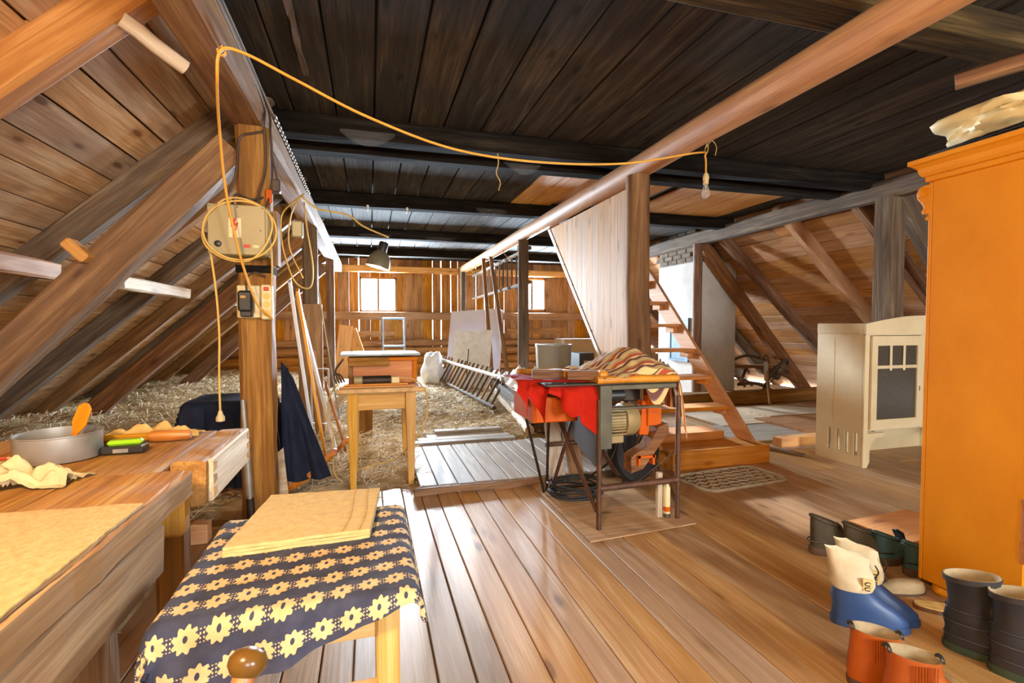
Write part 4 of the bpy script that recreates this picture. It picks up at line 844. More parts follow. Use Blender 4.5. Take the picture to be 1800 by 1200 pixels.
# ================================================================ SAW
M['yellow'] = plain('yellow_orange_paint', '#d08a1c', .55, 0, '#b5741a', 8, .1); M['redcloth'] = plain('red_cloth', '#b52412', .9, 0, '#9c1c0e', 6, .1, .1); M['dkgreen'] = plain('dirty_olive_metal', '#4a4634', .55, .3, '#5e5842', 8, .08)
M['motor'] = plain('beige_motor_paint', '#a08a5c', .5, .1, '#8d784c', 7, .06); M['bluegrey'] = plain('blue_grey_sheet', '#4e525a', .5, .3, '#5c6068', 4); M['rubber'] = plain('black_rubber', '#1b1a19', .7, 0, '#252321', 6)
sw = thing('table_saw', 'old circular table saw on a tubular folding frame with orange motor guard', 'saw', (1.6, 3.0, 0))
FL, FR, BL, BR = (1.32, 2.68), (1.88, 2.70), (1.29, 3.42), (1.9, 3.44)
for k, (x, y) in enumerate((FL, FR)): obj('leg', tube([(x, y, .0), (x, y, .80)], .016, 10), 'rust', sw, smooth=True)
for (a, b) in ((((BL[0]), BL[1], 0), (1.33, 2.98, .80)), ((BR[0], BR[1], 0), (1.86, 2.95, .8)), ((1.31, 2.69, .12), (1.22, 3.36, .80)), ((1.88, 2.72, .12), (1.82, 3.4, .8))): obj('leg', tube([a, b], .014, 8), 'rust', sw, smooth=True)
obj('crossbar', tube([(1.32, 2.68, .26), (1.88, 2.70, .26)], .02, 10), 'rust', sw, smooth=True); obj('crossbar', tube([(1.24, 3.4, .36), (1.9, 3.42, .36)], .016, 8), 'rust', sw, smooth=True)
obj('strut', bar((1.87, 2.74, .42), (1.72, 2.9, .2), .03, .006), 'rust', sw); obj('strut', bar((1.34, 2.7, .5), (1.62, 3.0, .22), .03, .006), 'rust', sw)
for (a, b) in (((.99, 3.1, .64), (1.22, 3.38, .02)), ((1.16, 3.12, .64), (1.25, 3.40, .02))): obj('stay', tube([a, b], .010, 8), 'iron', sw, smooth=True)
obj('side_plate', prism([(0, .92 - .02), (.5, .90), (.5, .52), (.02, .40 - .02)], (1.32, 2.70, 0), (0, 1, 0), (0, 0, 1), (-1, 0, 0), .006), 'bluegrey', sw)
obj('front_post', rbox(1.315, 1.395, 2.66, 2.72, .50, .885, .004), 'dkgreen', sw); obj('front_rail', rbox(1.39, 1.84, 2.66, 2.70, .855, .885, .004), 'dkgreen', sw); obj('front_rail', rbox(1.39, 1.74, 2.66, 2.69, .735, .75, .003), 'dkgreen', sw)
mo = obj('motor', lathe((1.41, 2.86, .635), [(.05, 0), (.088, .004), (.088, .15), (.082, .152)], 24, 'x'), 'motor', sw, smooth=True)
for i in range(9):
    z = .56 + i * .0185
    obj('fin', rbox(1.415, 1.545, 2.755, 2.80, z, z + .006, .001), 'motor', mo)
obj('motor_cap', lathe((1.555, 2.86, .635), [(.095, 0), (.105, .005), (.105, .08), (.09, .1), (.02, .104)], 24, 'x'), 'motor', sw, smooth=True); obj('terminal_box', rbox(1.43, 1.52, 2.74, 2.83, .51, .56, .006), 'motor', sw)
obj('capacitor', lathe((1.42, 2.82, .80), [(.034, 0), (.038, .004), (.038, .13), (.03, .134)], 16, 'x'), 'blackpl', sw, smooth=True); obj('gearbox', rbox(1.56, 1.70, 2.85, 3.0, .75, .86, .01), 'iron', sw)
obj('guard', [xf(rbox(-.05, .05, -.03, .03, 0, .28, .004), Matrix.Translation((1.755, 2.80, .60)))], 'orange', sw); obj('guard', xf(rbox(-.035, .035, -.03, .03, -.02, .2, .004), Matrix.Translation((1.69, 2.815, .56)) @ Matrix.Rotation(.1, 4, 'Y')), 'orange', sw)
obj('chute', prism([(0, 0), (.09, .02), (.28, .24), (.27, .3), (.2, .28), (.12, .16), (.03, .12), (.0, .10)], (1.56, 2.72, .32), (1, .05, 0), (0, 0, 1), (0, 1, 0), .1), 'redt', sw, bev=.004); obj('chute_mouth', [box(1.60, 1.72, 2.70, 2.705, .415, .43), box(1.60, 1.615, 2.70, 2.78, .37, .43), box(1.70, 1.715, 2.70, 2.78, .37, .43)], 'orange', sw)
obj('table_plate', rbox(.98, 1.86, 2.68, 3.36, .885, .90, .003), 'iron', sw)
tf = obj('table_frame', [tube(spline([(1.30, 2.68, .915), (1.5, 2.675, .918), (1.7, 2.68, .915), (1.86, 2.69, .912)], 5), .024, 10), tube([(1.86, 2.69, .912), (1.86, 3.34, .912)], .022, 8), tube([(1.0, 3.34, .912), (1.86, 3.34, .912)], .022, 8), tube([(1.02, 3.34, .912), (1.33, 2.69, .915)], .018, 8)], 'yellow', sw, smooth=True)
obj('fence', xf(rbox(-.30, .30, -.03, .03, 0, .035, .004), Matrix.Translation((1.42, 3.02, .903)) @ Matrix.Rotation(-.85, 4, 'Z')), 'bluegrey', sw)
ob_ = obj('tool_box', rbox(.96, 1.26, 2.86, 3.28, .64, .80, .006), 'orange', sw); obj('latch', rbox(.953, .961, 2.95, 3.0, .74, .78, .002), 'steel', ob_); obj('inner_box', rbox(.98, 1.24, 2.88, 3.26, .80, .88, .004), 'blackpl', sw)
def redc(s, t_):
    x = .86 + .50 * s; u = t_
    edge = .30 + .30 * s if s > .35 else .30
    ks = [(0, .05), (.1, .17), (.16, .06), (.3, .21), (.37, .05), (.5, .09), (.62, .17), (.72, .15), (.88, .26), (1.0, .17)]
    for (a0, b0), (a1, b1) in zip(ks[:-1], ks[1:]):
        if a0 <= s <= a1: dropn = b0 + (b1 - b0) * (s - a0) / (a1 - a0)
    if u < .55: return (x + .02 * nz(s * 4, u * 4), 3.20 - .62 * s * .0 - (u / .55) * (.30 + .16 * s), .905 + .012 * abs(nz(s * 6, u * 6)))
    k = (u - .55) / .45
    y = 3.20 - (.30 + .16 * s)
    return (x - .01 * k + .02 * math.sin(s * 30) * k, y - .015 - .05 * min(1, k * 3) - .025 * math.sin(s * 22) * k, .905 - k * dropn * 1.25)
obj('red_cloth', grid(redc, 72, 34, .002), 'redcloth', smooth=True, label='bright red cloth hanging over the tool box side of the saw', cat='cloth')
for k, (x, y, rz_) in enumerate(((1.09, 2.86, -.25), (1.27, 2.74, -.25))):
    b = thing('wood_block', '%s of two brown blocks with yellow ends on the red cloth' % ('farther' if k == 0 else 'nearer'), 'block', (x, y, .915), local=True, rz=rz_)
    obj('body', rbox(-.13, .06, -.03, .03, 0, .055, .004), 'redt', b); obj('end', rbox(.058, .12, -.03, .03, 0, .055, .014), 'yellow', b)
t = NT('striped_cloth'); a = t.n('ShaderNodeAttribute', attribute_name='grain'); s = t.n('ShaderNodeSeparateXYZ'); t.l(a.outputs['Vector'], s.inputs[0])
fr_ = t.math('FRACT', t.math('MULTIPLY', s.outputs[1], 6.5))
t.l(t.ramp(fr_, [(0, '#d9b878'), (.17, '#5a3a34'), (.21, '#c8a468'), (.27, '#a8482c'), (.47, '#d9b878'), (.6, '#6a423a'), (.78, '#8a6a5a'), (.82, '#d2b072')], True), t.b.inputs['Base Color']); t.b.inputs['Roughness'].default_value = .95; t.bump(t.noise(a.outputs['Vector'], (1, 1, 1), 120, 3), .2, .003); M['stripe'] = t.m
def strp(s, t_):
    x = 1.34 + .66 * s; y = 3.30 - .66 * t_
    hump = .16 * math.exp(-((s - .55) / .3) ** 2) * math.exp(-((t_ - .35) / .45) ** 2) + .03 * abs(nz(s * 5, t_ * 5, 3))
    z = .925 + hump + .012 * nz(s * 9, t_ * 9)
    if t_ > .86 and s > .3: z -= (t_ - .86) * 1.5 * (.5 + .5 * math.sin(s * 13)); y = 2.733 - .09 * (t_ - .86)
    if s > .78: k = (s - .78) / .22; x = 1.89 + .06 * k + .02 * math.sin(t_ * 20) * k; z -= .30 * k * (.5 + .5 * t_)
    return (x, y, z)
g = grid(strp, 60, 50, .003, (.8, .9))
obj('striped_cloth', (g[0], g[1], g[2], [(p[0], p[1] + .35 * p[0], 0) for p in g[3]]), 'stripe', smooth=True, label='tan cloth with rust and brown stripes bunched over the saw table', cat='cloth')
obj('work_glove', crumple(1.90, 2.95, .93, .07, .09, .06, 5.5, 20), 'bluegrey', smooth=True, label='dark grey glove lying on the striped cloth', cat='glove')
cc = thing('power_cable', 'black power cable coiled on the floor under the saw', 'cable', (1.45, 3.3, 0)); random.seed(8)
for k in range(8):
    r0 = .16 + .012 * (k % 4); cx, cy = 1.43 + random.uniform(-.03, .03), 3.28 + random.uniform(-.03, .03)
    obj('coil', tube([(cx + r0 * math.cos(a), cy + r0 * .8 * math.sin(a), .02 + .012 * k + .01 * math.sin(a * 2 + k)) for a in [i * 2 * pi / 28 for i in range(29)]], .0075, 6), 'rubber', cc, smooth=True)
obj('tail', tube(spline([(1.55, 3.35, .1), (1.62, 3.1, .3), (1.6, 2.95, .5), (1.56, 2.85, .55)], 8), .008, 6), 'rubber', cc, smooth=True)
ty = thing('spare_wheel', 'black wheel leaning behind the saw at the barked post', 'wheel', (1.98, 3.45, 0))
mt_ = Matrix.Translation((2.0, 3.46, .275)) @ Matrix.Rotation(.35, 4, 'Z') @ Matrix.Rotation(-.12, 4, 'X')
obj('tyre', xf(lathe((0, 0, 0), [(.15, -.05), (.21, -.065), (.255, -.055), (.268, -.02), (.268, .02), (.255, .055), (.21, .065), (.15, .05), (.15, -.05)], 32, 'y'), mt_), 'rubber', ty, smooth=True); obj('rim', xf(lathe((0, 0, 0), [(.03, -.03), (.15, -.02), (.155, .02), (.03, .03)], 28, 'y'), mt_), 'iron', ty, smooth=True)
obj('hardboard_sheet', prism([(1.20, 2.54), (1.95, 2.60), (1.97, 3.60), (1.19, 3.62)], (0, 0, .003), (1, 0, 0), (0, 1, 0), (0, 0, 1), .008), 'floor', label='thin brown hardboard sheet on the floor under the saw legs', cat='board')
for k, (a, b, mt, lb) in enumerate((((1.32, 3.52, .62), (1.38, 3.5, .03), 'pale', 'pale board leaning behind the saw, narrower'), ((1.46, 3.56, .60), (1.55, 3.52, .03), 'brown', 'brown board leaning behind the saw cable coil'))): obj('board', bar(a, b, .12, .02, (0, 1, 0)), mt, label=lb, cat='board')
gt = thing('sealant_tube', 'worn tubular sealant cartridge standing at the front saw leg', 'cartridge', (1.83, 2.74, 0))
obj('barrel', lathe((1.83, 2.74, .0), [(.02, 0), (.022, .004), (.022, .2), (.012, .22), (.008, .26)], 14), 'bake', gt, smooth=True); obj('cap', lathe((1.83, 2.74, 0), [(.0235, 0), (.0235, .035)], 14), 'dkgreen', gt, smooth=True); obj('band', lathe((1.83, 2.74, .05), [(.0228, 0), (.0228, .03)], 14), 'orange', gt, smooth=True)
obj('wood_strip', rbox(1.765, 1.80, 2.74, 2.77, 0, .30, .003), 'pale', label='short upright lath standing beside the front saw leg', cat='lath')

# ================================================================ STAIRCASE
ss = thing('staircase', 'new pine staircase with open treads rising along a boarded panel', 'staircase', (2.9, 4.5, 0))
def zst(y): return .22 + .95 * (y - 3.80)
for x in (3.36, 2.38):
    y0, y1 = 3.78, 6.2
    obj('stringer', prism([(y0 - .10, .17), (y0 + .13, .17), (y1 + .1, zst(y1) - .12), (y1 + .1, zst(y1) + .12), (y1 - .06, zst(y1 - .06) + .14)], (x, 0, 0), (0, 1, 0), (0, 0, 1), (1, 0, 0), .04), 'stairw', ss, bev=.003)
k = 0; z = .46
while z < 2.75:
    y = 3.80 + (z - .22) / .95
    td = obj('tread', rbox(2.42, 3.36, y - .07, y + .17, z - .035, z, .004), 'stairw', ss); obj('bracket', rbox(3.31, 3.358, y - .03, y + .13, z - .095, z - .036, .004), 'stairw', td); z += .265
obj('bottom_step', rbox(2.46, 3.47, 3.60, 3.93, 0, .165, .006), 'stairw', ss); obj('bottom_step', rbox(2.46, 3.25, 3.93, 4.2, 0, .235, .006), 'stairw', ss)
sp = thing('stair_panel', 'tall panel of upright pine boards closing the staircase side under the log', 'panel', (2.27, 4.7, 1.0))
y = 3.80
while y < 6.05:
    w = .135; a, b = y, min(y + w - .003, 6.05)
    def zl(q): return max(.93, .96 + 1.03 * (q - 4.53))
    gp = prism([(a, zl(a)), (b, zl(b)), (b, 2.475), (a, 2.475)], (2.245, 0, 0), (0, 1, 0), (0, 0, 1), (1, 0, 0), .022); obj('board', (gp[0], gp[1], (0, 0, 1)), 'panelw', sp); y += w
me_ = [g_ for g_ in ()]
obj('metal_edge', prism([(4.50, .90), (4.56, .90), (6.08, 2.475), (6.0, 2.475)], (2.238, 0, 0), (0, 1, 0), (0, 0, 1), (1, 0, 0), .035), 'offw', sp)
for q in (4.75, 5.0, 5.25, 5.5, 5.75): obj('screw', lathe((2.234, q + .02, .925 + 1.035 * (q - 4.5)), [(.008, 0), (.009, .006)], 10, 'x'), 'iron', sp)
obj('upright_strip', timber((2.25, 3.79, .5), (2.235, 3.79, 2.47), .03, .03, (0, 1, 0), .002, 5), 'greyt', sp)
# rubber lattice mat
M['mat'] = plain('worn_grey_rubber', '#c2b8a4', .8, 0, '#a89e8a', 12, .2)
mm = thing('door_mat', 'rounded lattice rubber mat on the floor before the stairs', 'mat', (2.85, 3.3, 0)); mr_ = Matrix.Translation((2.80, 3.30, .004)) @ Matrix.Rotation(.10, 4, 'Z')
hw, hh, rc = .415, .205, .09
rim = []
for (cx, cy, a0) in ((hw - rc, hh - rc, 0), (-hw + rc, hh - rc, 90), (-hw + rc, -hh + rc, 180), (hw - rc, -hh + rc, 270)):
    for i in range(7): a = math.radians(a0 + 15 * i); rim.append((cx + rc * math.cos(a), cy + rc * math.sin(a), .006))
rim.append(rim[0]); obj('rim', xf(tube(rim, .013, 6), mr_), 'mat', mm, smooth=True)
for r_ in range(6):
    yy = -hh + .035 + r_ * .068
    obj('lattice_row', xf(tube([(-hw + .03 + (2 * hw - .06) * i / 32, yy + .026 * abs(math.sin(i * pi / 4 + (r_ % 2) * pi / 2)), .008) for i in range(33)], .0065, 5), mr_), 'mat', mm, smooth=True)
for i in range(9):
    xx = -hw + .06 + i * .088
    for r_ in range(5):
        yy = -hh + .04 + r_ * .068; xo = xx + (.0 if r_ % 2 else .044)
        if abs(xo) < hw - .02: obj('lattice_tie', xf(tube([(xo - .012, yy, .008), (xo + .012, yy + .068, .008)], .0055, 5), mr_), 'mat', mm)
# boards on the floor to the chimney
for k, (x0, x1, y0, y1, z, mt, lb) in enumerate(((3.75, 4.75, 4.25, 5.05, .02, 'floor_grey', 'pale board panel flat on the floor behind the white cabinet, frontmost'), (4.1, 5.2, 5.0, 5.9, .03, 'pale', 'large pale board panel flat on the floor before the tie beam'), (4.75, 5.9, 4.3, 5.2, .05, 'sheath_r', 'reddish board lying flat behind the white cabinet'), (5.0, 6.2, 5.2, 5.9, .06, 'pale', 'pale board lying flat near the tie beam end'))):
    obj('flat_board', rbox(x0, x1, y0, y1, .001 + k * .0, z, .003), mt, label=lb, cat='board')
obj('timber_block', rbox(3.92, 4.7, 3.92, 4.04, .022, .12, .006), 'stairw', label='short orange timber block on the pale floor boards behind the cabinet', cat='timber')
obj('floor_lath', bar((3.5, 4.85, .035), (3.95, 3.68, .012), .05, .02), 'greyt', label='thin grey lath along the edge of the pale floor boards', cat='lath')
# tangle of old cart parts under the low eaves
random.seed(21)
for k in range(9):
    a = Vector((random.uniform(6.0, 6.7), random.uniform(6.75, 7.8), random.uniform(.15, .7))); b = a + Vector((random.uniform(.3, .9), random.uniform(-.7, .6), random.uniform(-.35, .25))); b.z = max(.06, b.z); b.x = min(b.x, 7.4)
    m_ = a.lerp(b, .5) + Vector((0, 0, random.uniform(.05, .15)))
    obj('cart_piece', tube(spline([a, m_, b], 5), .026, 8), ('greyt', 'brown', 'redt')[k % 3], smooth=True, label='bent wooden cart piece in the tangle under the eaves beyond the white cabinet', cat='wood piece', group='old cart pieces under the eaves')
cw = thing('broken_wheel', 'broken spoked wooden wheel rim among the cart pieces under the eaves', 'wheel', (6.7, 6.85, .4)); mw = Matrix.Translation((6.7, 6.85, .36)) @ Matrix.Rotation(.5, 4, 'Z') @ Matrix.Rotation(.5, 4, 'X')
obj('felloe', xf(tube([(.34 * math.cos(a), 0, .34 * math.sin(a)) for a in [i * 2 * pi / 28 for i in range(20)]], .025, 8), mw), 'greyt', cw, smooth=True)
for i in range(6): a = i * 2 * pi / 8; obj('spoke', xf(tube([(0, 0, 0), (.33 * math.cos(a), 0, .33 * math.sin(a))], .014, 6), mw), 'greyt', cw)
obj('hub', xf(lathe((0, -.06, 0), [(.04, 0), (.055, .03), (.055, .09), (.04, .12)], 14, 'y'), mw), 'greyt', cw, smooth=True)
tl = thing('upright_spade', 'grey-handled tool standing upright beside the white cabinet', 'tool', (5.75, 5.9, .06)); obj('shaft', tube([(5.72, 5.95, .06), (5.74, 6.05, .55)], .022, 8), 'brown', tl, smooth=True); obj('head', tube([(5.74, 6.05, .4), (5.745, 6.07, .68)], .03, 8), 'steel', tl, smooth=True)
obj('eave_plank', timber((6.1, 7.1, .52), (7.2, 7.3, .50), .2, .04), 'brown', label='plank lying across the cart pieces under the eaves', cat='plank')
# ================================================================ WHITE CABINET
M['ivory'] = plain('ivory_gloss_paint', '#d9c79e', .45, 0, '#cbb78c', 3, .04, .5); M['screen'] = plain('dotted_dark_glass', '#4a4438', .3, 0, '#3a352b', 60, 0, .5)
cab = thing('cabinet', 'ivory painted cabinet with glazed door and slotted side, beside the wardrobe', 'cabinet', (4.45, 3.5, 0))
cx0, cx1, cy0, cy1 = 4.10, 5.46, 3.23, 3.70
side = [(cy0, 0), (cy1, 0), (cy1, 1.26), (cy0, 1.26)]
SL4 = [3.28 + .085 * i for i in range(4)]
def slotted(x):   # side panel with four round-topped slots
    cyf = cy0 + .0205
    gs = [box(x, x + .022, cyf, SL4[0], .10, .30), box(x, x + .022, SL4[-1] + .035, cy1, .10, .30), box(x, x + .022, cyf, cy1, .30, 1.155), box(x, x + .022, cyf, cy1, 0, .10)]
    for i in range(3): gs.append(box(x, x + .022, SL4[i] + .035, SL4[i + 1], .10, .30))
    for sy in SL4:
        cc_ = sy + .0175
        for sgn in (-1, 1):
            o_ = [(cc_ + sgn * .0175, .2825), (cc_ + sgn * .0175, .30), (cc_, .30)] + [(cc_ + sgn * .0175 * math.sin(a), .2825 + .0175 * math.cos(a)) for a in (.0, .4, .8, 1.2, 1.5)]
            gs.append(prism(o_, (x, 0, 0), (0, 1, 0), (0, 0, 1), (1, 0, 0), .022))
    return [(g_[0], g_[1], (0, 0, 1)) for g_ in gs]
obj('side_panel', slotted(cx0), 'ivory', cab); obj('side_panel', box(cx1 - .022, cx1, cy0, cy1, 0, 1.17), 'ivory', cab); obj('side_seam', box(cx0 - .0015, cx0, 3.515, 3.519, .36, 1.12), 'sacking', cab)
obj('back_panel', box(cx0 + .02, cx1 - .02, cy1 - .02, cy1, 0, 1.17), 'ivory', cab); obj('floor_shelf', box(cx0 + .02, cx1 - .02, cy0 + .01, cy1 - .02, .32, .345), 'ivory', cab); obj('top_board', box(cx0, cx1, cy0, cy1, 1.155, 1.175), 'ivory', cab)
obj('cornice_side', rbox(cx0 - .008, cx0 + .02, cy0 + .0125, cy1, 1.165, 1.258, .004), 'ivory', cab)
arch = [(cx0 - .008, 1.165)] + [(cx1 + .008, 1.165)] + [(cx1 + .008 - (cx1 - cx0 + .016) * i / 14, 1.255 + .075 * math.sin(pi * i / 14)) for i in range(15)]
obj('arched_pediment', prism(arch, (0, cy0 - .012, 0), (1, 0, 0), (0, 0, 1), (0, 1, 0), .024), 'ivory', cab)
obj('stile', rbox(cx0, cx0 + .05, cy0 - .004, cy0 + .02, 0, 1.165, .003), 'ivory', cab); obj('stile', rbox(cx1 - .05, cx1, cy0 - .004, cy0 + .02, 0, 1.165, .003), 'ivory', cab)
obj('stile', rbox(4.76, 4.80, cy0 - .004, cy0 + .02, .32, 1.165, .003), 'ivory', cab)
for sx, xo in ((1, cx0 + .05), (-1, cx1 - .05)):
    o_ = [(0, .30), (.20, .30), (.20, .275), (.16, .255), (.10, .262), (.05, .22), (.028, .14), (.03, .05), (.0, .0)]
    obj('bracket', prism([(xo + sx * a, b) for a, b in o_], (0, cy0, 0), (1, 0, 0), (0, 0, 1), (0, 1, 0), .018), 'ivory', cab)
yd = cy0 - .022; dz0, dz1 = .335, 1.15
for n_, (dx0, dx1) in enumerate(((cx0 + .055, 4.755), (4.805, cx1 - .055))):
    dr = obj('door', [box(dx0, dx0 + .065, yd, yd + .022, dz0, dz1), box(dx1 - .065, dx1, yd, yd + .022, dz0, dz1), box(dx0 + .065, dx1 - .065, yd, yd + .022, dz1 - .085, dz1), box(dx0 + .065, dx1 - .065, yd, yd + .022, dz0, dz0 + .085), box(dx0 + .065, dx1 - .065, yd + .002, yd + .011, .865, .892)], 'ivory', cab)
    for fx_ in (1 / 3, 2 / 3):
        xx = dx0 + .065 + (dx1 - dx0 - .13) * fx_; obj('muntin', rbox(xx - .013, xx + .013, yd - .002, yd + .0105, .845, dz1 - .08, .006), 'ivory', dr)
    obj('glass', box(dx0 + .06, dx1 - .06, yd + .012, yd + .016, dz0 + .08, dz1 - .08), 'screen', dr); obj('keyhole', [rbox(dx1 - .04, dx1 - .028, yd - .002, yd + .001, .66, .70, .001)], 'brass', dr)
for x in (4.70, 4.78): obj('coat_knob', lathe((x, cy1 - .05, .20), [(.008, 0), (.008, .012), (.016, .016), (.012, .03)], 12, 'y'), 'steel', cab, smooth=True)
# ================================================================ WARDROBE
t = NT('ochre_wardrobe_paint'); g_ = t.grain(False)
t.l(t.ramp(t.noise(g_, (2.2, 1, 4), 1.5, 5, .6), [(.3, '#cf7f08'), (.7, '#da8c10')]), t.b.inputs['Base Color']); t.b.inputs['Roughness'].default_value = .5; t.b.inputs['Specular IOR Level'].default_value = .25; t.bump(t.noise(g_, (1, 1, 1), 14, 5), .08, .006); M['ochre'] = t.m
wd = thing('wardrobe', 'tall yellow-orange painted wardrobe with moulded cornice', 'wardrobe', (2.8, 1.5, 0)); wx0, wx1, wy0, wy1 = 2.48, 3.58, 1.28, 1.665
obj('body', rbox(wx0, wx1, wy0, wy1 - .01, .055, 1.92, .006), 'ochre', wd); obj('plinth', box(wx0 + .03, wx1 - .03, wy0 + .02, wy1 - .03, .03, .055), 'iron', wd)
corn = [(0, 1.90), (.012, 1.905), (.012, 1.925), (.022, 1.93), (.03, 1.945), (.034, 1.965), (.05, 1.98), (.06, 1.985), (.06, 2.005), (0, 2.005)]
V = []; F = []; n = len(corn); path = [(wx0, wy0 - .02, -1, 0), (wx0, wy1, -1, 1), (wx1, wy1, 1, 1), (wx1, wy0 - .02, 1, 0)]
for (px, py, sx, sy) in path:
    for (d, z) in corn: V.append((px + sx * d, py + sy * d, z))
for i in range(3):
    for j in range(n): F.append((i*n + j, i*n + (j + 1) % n, (i + 1)*n + (j + 1) % n, (i + 1)*n + j))
F += [tuple(range(n)), tuple(3*n + j for j in range(n - 1, -1, -1))]
obj('cornice', (V, F, (0, 1, 0)), 'ochre', wd); obj('top', box(wx0, wx1, wy0, wy1, 1.99, 2.005), 'ochre', wd)
obj('front_face', rbox(wx0, wx1, wy1 - .012, wy1 + .004, .055, 1.90, .003), 'ochre', wd)
for xx in (wx0 + .03, wx1 - .03):
    orn = [(0, 0), (.03, .0), (.036, .016), (.026, .03), (.034, .05), (.055, .075), (.06, .10), (.05, .125), (.03, .135), (0, .135)]
    ob2 = obj('scroll_bracket', prism(orn, (xx - .03, wy1, 1.76), (0, 1, 0), (0, 0, 1), (1, 0, 0), .05), 'ochre', wd, bev=.005); obj('volute', lathe((xx - .036, wy1 + .032, 1.86), [(.012, 0), (.022, .003), (.022, .06), (.012, .064)], 16, 'x'), 'ochre', ob2, smooth=True)
    obj('bead', lathe((xx - .03, wy1 + .008, 1.74), [(.009, 0), (.011, .005), (.011, .04), (.009, .045)], 12, 'x'), 'ochre', wd, smooth=True)
for (x, y) in ((wx0 + .06, wy0 + .06), (wx0 + .06, wy1 - .07), (wx1 - .06, wy0 + .06), (wx1 - .06, wy1 - .07)): obj('foot', lathe((x, y, 0), [(.03, 0), (.045, .015), (.045, .04), (.035, .056)], 16), 'ochre', wd, smooth=True)
M['torn'] = wood('bare_split_wood', '#8a4a14', '#b5691f', '#c98a3a', .8, '#5a2c0c', .3, None, 0, .03, .4)
obj('split_edge', timber((wx0 - .001, wy0 + .004, .3), (wx0 - .001, wy0 + .004, .56), .012, .018, (0, 1, 0), .004, 8), 'torn', wd)
M['bagw'] = plain('translucent_cream_bag', '#dcc68e', .65, 0, '#cdb880', 6, .3); M['bagdk'] = plain('dark_sheet_plastic', '#3a342e', .5, 0, '#26221e', 7, .2)
obj('plastic_bag', blob(2.64, 1.42, 2.115, .215, .27, .105, 2.9, .35, 48, 30), 'bagw', smooth=True, label='creased cream plastic bag heaped on the wardrobe top', cat='bag')
M['floral'] = plain('green_orange_print', '#dccb9a', .4, 0, '#5f9a3a', 22, .2, .5, .45, .52)
obj('printed_bag', blob(2.88, 1.36, 2.19, .2, .14, .12, 4.4, .2), 'floral', smooth=True, label='cream bag printed with green marks behind the plain bag', cat='bag'); obj('printed_bag_corner', blob(2.80, 1.2, 2.18, .16, .07, .10, 7.4, .2), 'orange', smooth=True, label='orange printed bag corner beside the green print', cat='bag')
for k in range(3): obj('sheet', grid(lambda s, t_, k=k: (2.435 + .012 * k + .6 * s, 1.66 - .4 * t_, 2.008 + .007 * k + .006 * abs(nz(t_ * 6, s * 3, k)) + .01 * k * t_), 12, 24, .004), 'bagdk', smooth=True, label='dark plastic sheet folded under the cream bag, %s layer' % ('bottom', 'middle', 'top')[k], cat='sheet')
# ================================================================ SHOES AND BOARDS ON THE FLOOR
for k in range(8):
    j = random.uniform(-.012, .012); o_ = .03 if k == 7 else 0
    obj('fibre_board', xf(rbox(-.26, .26, -.16, .16, 0, .0115, .0015), Matrix.Translation((2.95 + j, 2.05 + j * .6, .001 + k * .0125)) @ Matrix.Rotation(.05 + j * 2, 4, 'Z')), 'stairw' if k % 2 else 'floor', label='thin brown board in the low stack beside the wardrobe, %s from the bottom' % ('first', 'second', 'third', 'fourth', 'fifth', 'sixth', 'seventh', 'topmost counted')[k], cat='board', group='boards stacked beside the wardrobe')
def ring(cx, hl, hw, z, n=22, toe=0.0, tilt=0.0):
    out = []
    for j in range(n):
        a = 2 * pi * j / n; x = math.cos(a); y = math.sin(a)
        w = hw * (1 - toe * (.5 - .5 * x) * .5)
        out.append((cx + hl * x, w * (abs(y) ** .85) * (1 if y >= 0 else -1), z + tilt * x))
    return out
def loft(rings, cap0=True, cap1=False):
    v = [p for r in rings for p in r]; n = len(rings[0]); f = []
    for i in range(len(rings) - 1):
        for j in range(n): f.append((i*n + j, i*n + (j + 1) % n, (i + 1)*n + (j + 1) % n, (i + 1)*n + j))
    if cap0: f.append(tuple(range(n - 1, -1, -1)))
    if cap1: f.append(tuple((len(rings) - 1)*n + j for j in range(n)))
    return (v, f, (0, 0, 1))
M['bootnavy'] = plain('dusty_navy_rubber', '#22262e', .5, 0, '#3e362e', 4, .05); M['bootgreen'] = plain('dark_green_rubber', '#2f4030', .6, 0, '#3c4a34', 6); M['lining'] = plain('beige_lining', '#b09a74', .9, 0, '#97825e', 12, .2); M['bootblue'] = plain('blue_rubber', '#1f3f6e', .45, 0, '#33496a', 4, .05)
M['cotton'] = plain('grey_cream_nylon', '#cdbc98', .85, 0, '#b3a17c', 6, .2); M['tan'] = plain('orange_tan_leather', '#ad520a', .5, 0, '#964408', 5, .1); M['olive'] = plain('worn_olive_leather', '#3f3726', .8, 0, '#544a34', 9, .25); M['teal'] = plain('teal_suede', '#2e4a4a', .8, 0, '#3d5a58', 9, .2); M['sole'] = plain('brown_rubber_sole', '#5c4630', .7, 0, '#493623', 8)
SH = lambda th: [(p, q) for p, q in ()]
